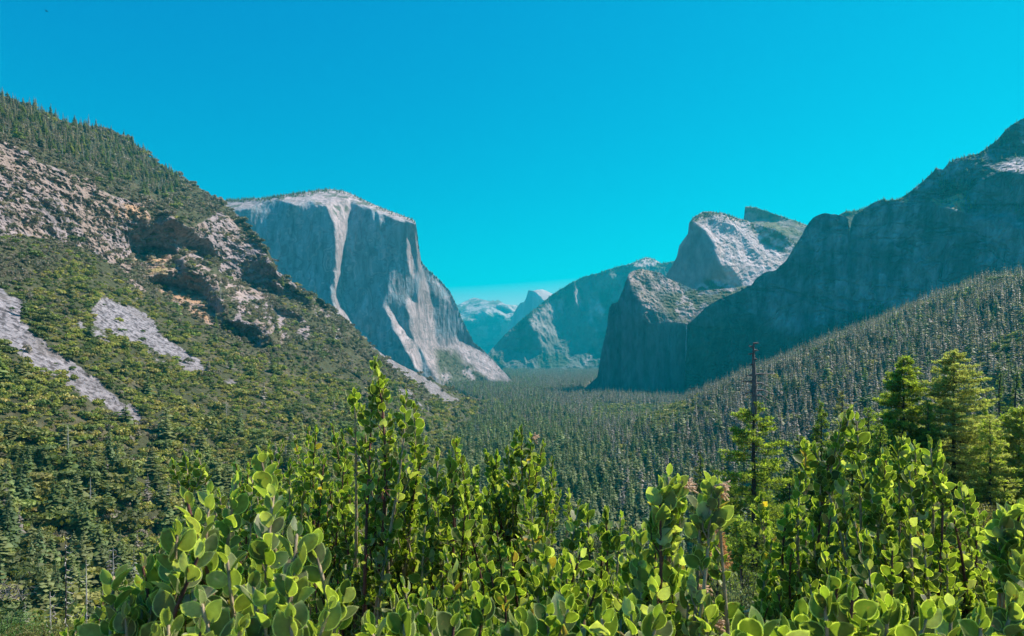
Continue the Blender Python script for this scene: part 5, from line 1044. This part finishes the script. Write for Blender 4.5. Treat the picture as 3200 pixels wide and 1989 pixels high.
fillreg=[(0,(300,480),(1330,1512),.75,.95,30),(1,(110,420),(1440,1520),1.3,1.6,40),(2,(470,760),(1120,1400),1.6,2.1,56),(3,(690,900),(1080,1420),1.5,2.0,64),(4,(830,1080),(1130,1480),1.35,1.7,64),(5,(1000,1130),(1200,1480),1.3,1.6,30),(6,(1110,1320),(1110,1210),1.62,1.8,25),
  (7,(1000,1640),(1320,1512),1.0,1.5,113),(8,(1480,1690),(1330,1512),.95,1.2,22),(9,(1720,1860),(1460,1512),1.15,1.3,15),(10,(1800,2060),(1180,1500),1.25,1.6,83),(11,(2050,2260),(1140,1500),1.25,1.6,76),(12,(2230,2433),(1250,1512),1.2,1.6,68),(13,(2380,2440),(1380,1512),.85,1.0,10),(14,(1900,2400),(1430,1512),.8,1.1,45),(15,(860,1600),(1440,1512),.85,1.1,56)]
FILL={f[0]:f for f in fillreg}
yield_f=None; SOFT=0.; SZ=1.
for si,(nm,label,(rpx,rd),tips) in enumerate(SH):
    SZ=.9 if si in (0,8,13,14,15) else .84
    SOFT=.3 if si in (0,8,13) else .05
    root=zbase(rpx,rd+.25); root[2]-=.05
    T_=thing(nm,label,'shrub',root,'manzanita bushes in front of the viewpoint')
    tl=[t+(True,) for t in tips]
    if si in FILL:
        _,xr,yr,d0,d1,nf=FILL[si]
        for k in range(nf):
            x_=xr[0]+(xr[1]-xr[0])*g.random(); yo=interp_line(OUTL,x_*.42087)/.42087+45; y_=max(yr[0],yo)+(yr[1]-max(yr[0],yo))*g.random()
            f_=(y_-yr[0])/(yr[1]-yr[0]); d_=d1+(d0-d1)*f_+g.normal()*.06; tl.append((x_,y_,d_,.12,.028+.003*g.random(),False))
    # group the shoots into main branches
    nb=max(2,min(9,len(tips)//3)); order=sorted(range(len(tl)),key=lambda i:tl[i][0]); groups=[order[i::1][:0] for i in range(nb)]
    for j,i in enumerate(order): groups[j*nb//len(order)].append(i)
    yield_f=MB(); berry=MB()
    for gi_,grp in enumerate(groups):
        if not grp: continue
        cx=np.mean([at(tl[i][0]*.42087,tl[i][1]*.42087,tl[i][2]) for i in grp],axis=0)
        fork=root*.42+cx*.58+[0,0,-.10]; fork[2]=min(fork[2],min(at(tl[i][0]*.42087,tl[i][1]*.42087,tl[i][2])[2] for i in grp)-.06)
        stem=MB(); lv=Leaves()
        mid=(root+fork)/2+g.normal(size=3)*.04
        stem.tube([root,root*.6+mid*.4,mid,mid*.4+fork*.6,fork],[.014,.012,.011,.009,.008],7)
        for i in grp:
            x_,y_,d_,lf,ls,main=tl[i]; tip=at(x_*.42087,y_*.42087,d_); tip[2]-=ls*.45
            fl=9 if (si==8 and (abs(x_-1690)<3 or abs(x_-1610)<3)) or (main and g.random()<.015) else None
            b=fork+g.normal(size=3)*[.02,.02,.01]
            yield_f=MB()
            Ps=shoot(tip,b,lf*1.15,ls,lv,stem,density=1.0 if main else .85,young=.25 if main else .12,flower=fl)
            if yield_f.V: link('flower_tassel',yield_f.mesh('flower_tassel',[M_DRY],loc=root),T_)
            if (not main and g.random()<.30) or (main and g.random()<.08):       # dried seed head
                p=Ps[9]+g.normal(size=3)*.006; berry=MB()
                for q in range(16):
                    e=unit(g.normal(size=3)+[0,0,-.3])*.018*(.5+g.random()); berry.tube([p,p+e*.6,p+e+[0,0,-.004]],[.0007,.0006,.0015],4,np.array([[.20,.06,.05],[.33,.20,.13],[.10,.05,.04]][g.integers(3)]))
                link('seed_head',berry.mesh('seed_head',[M_DRY],loc=root),T_)
        o=link('branch',stem.mesh('branch',[M_RED if gi_%3==1 else M_TWIG],smooth=True,loc=root),T_)
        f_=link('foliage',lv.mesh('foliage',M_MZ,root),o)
    
print('shrubs',round(time.time()-T0,1))
SKY_S=.07; SKY_TINT=(5.0,1.17,.56); SKY_SUB=(18.6,0,-3.2); SUN_E=5.0; HAZE_D=5.2e-5; HAZE_C=(.005,.76,.95,1); EXPO=.75
# ---------------------------------------------------------------- camera, light, air
SUN_AZ,SUN_EL=66,50
cam=bpy.data.cameras.new('camera'); cam.lens=22.5; cam.sensor_width=36; cam.clip_start=.05; cam.clip_end=60000
cam.shift_y=(HY-318)/1024
co=bpy.data.objects.new('camera',cam); C.objects.link(co); co.rotation_euler=(R(90),0,0); sc.camera=co
cam.dof.use_dof=True; cam.dof.focus_distance=4.0; cam.dof.aperture_fstop=14
w=bpy.data.worlds.new('World'); sc.world=w; w.use_nodes=True; nt=w.node_tree; nt.nodes.clear(); L=nt.links.new
out=nt.nodes.new('ShaderNodeOutputWorld'); bg=N(nt,'ShaderNodeBackground',Strength=SKY_S)
sky=nt.nodes.new('ShaderNodeTexSky'); sky.sky_type='NISHITA'; sky.sun_disc=False; sky.sun_elevation=R(SUN_EL); sky.sun_rotation=R(SUN_AZ)
sky.air_density=1.0; sky.dust_density=.4; sky.ozone_density=1.0; sky.altitude=1300
mul=N(nt,'ShaderNodeVectorMath',_operation='MULTIPLY'); mul.inputs[1].default_value=SKY_TINT
L(sky.outputs[0],mul.inputs[0])
sub=N(nt,'ShaderNodeVectorMath',_operation='SUBTRACT'); sub.inputs[1].default_value=SKY_SUB; L(mul.outputs[0],sub.inputs[0])
mxx=N(nt,'ShaderNodeVectorMath',_operation='MAXIMUM'); mxx.inputs[1].default_value=(0.02,0,0); L(sub.outputs[0],mxx.inputs[0])
L(mxx.outputs[0],bg.inputs['Color']); L(bg.outputs[0],out.inputs[0])
sun=bpy.data.lights.new('sun','SUN'); sun.energy=SUN_E; sun.angle=R(.5); sun.color=(1,.87,.78)
so=bpy.data.objects.new('sun',sun); C.objects.link(so)
sdir=Vector((math.sin(R(SUN_AZ))*math.cos(R(SUN_EL)),math.cos(R(SUN_AZ))*math.cos(R(SUN_EL)),math.sin(R(SUN_EL))))
so.rotation_euler=sdir.to_track_quat('Z','Y').to_euler()
# haze: one closed box of thin air round everything
x0,x1,y0,y1,z0,z1=-19000,19000,-3000,19500,-430,1700
V=[(x,y,z) for x in (x0,x1) for y in (y0,y1) for z in (z0,z1)]
me=np_mesh('haze',V,[[(0,1,3,2),(4,6,7,5),(0,4,5,1),(2,3,7,6),(0,2,6,4),(1,5,7,3)]])
m,nt,out=newmat('haze_air'); pv=N(nt,'ShaderNodeVolumePrincipled',Density=HAZE_D); pv.inputs['Color'].default_value=HAZE_C; pv.inputs['Anisotropy'].default_value=.2
nt.links.new(pv.outputs[0],out.inputs['Volume']); me.materials.append(m)
tag(link('haze',me),'thin blue-green summer haze filling the valley','haze',kind='stuff')
sc.view_settings.view_transform='Standard'; sc.view_settings.look='None'; sc.view_settings.gamma=1; sc.view_settings.exposure=EXPO
cy=sc.cycles; cy.max_bounces=6; cy.diffuse_bounces=2; cy.glossy_bounces=2; cy.transmission_bounces=3; cy.transparent_max_bounces=4; cy.volume_bounces=0
cy.use_denoising=True; cy.use_adaptive_sampling=True; cy.adaptive_threshold=.015; cy.caustics_reflective=False; cy.caustics_refractive=False; cy.sample_clamp_indirect=4
sc.render.use_persistent_data=False
print('script',round(time.time()-T0,1))
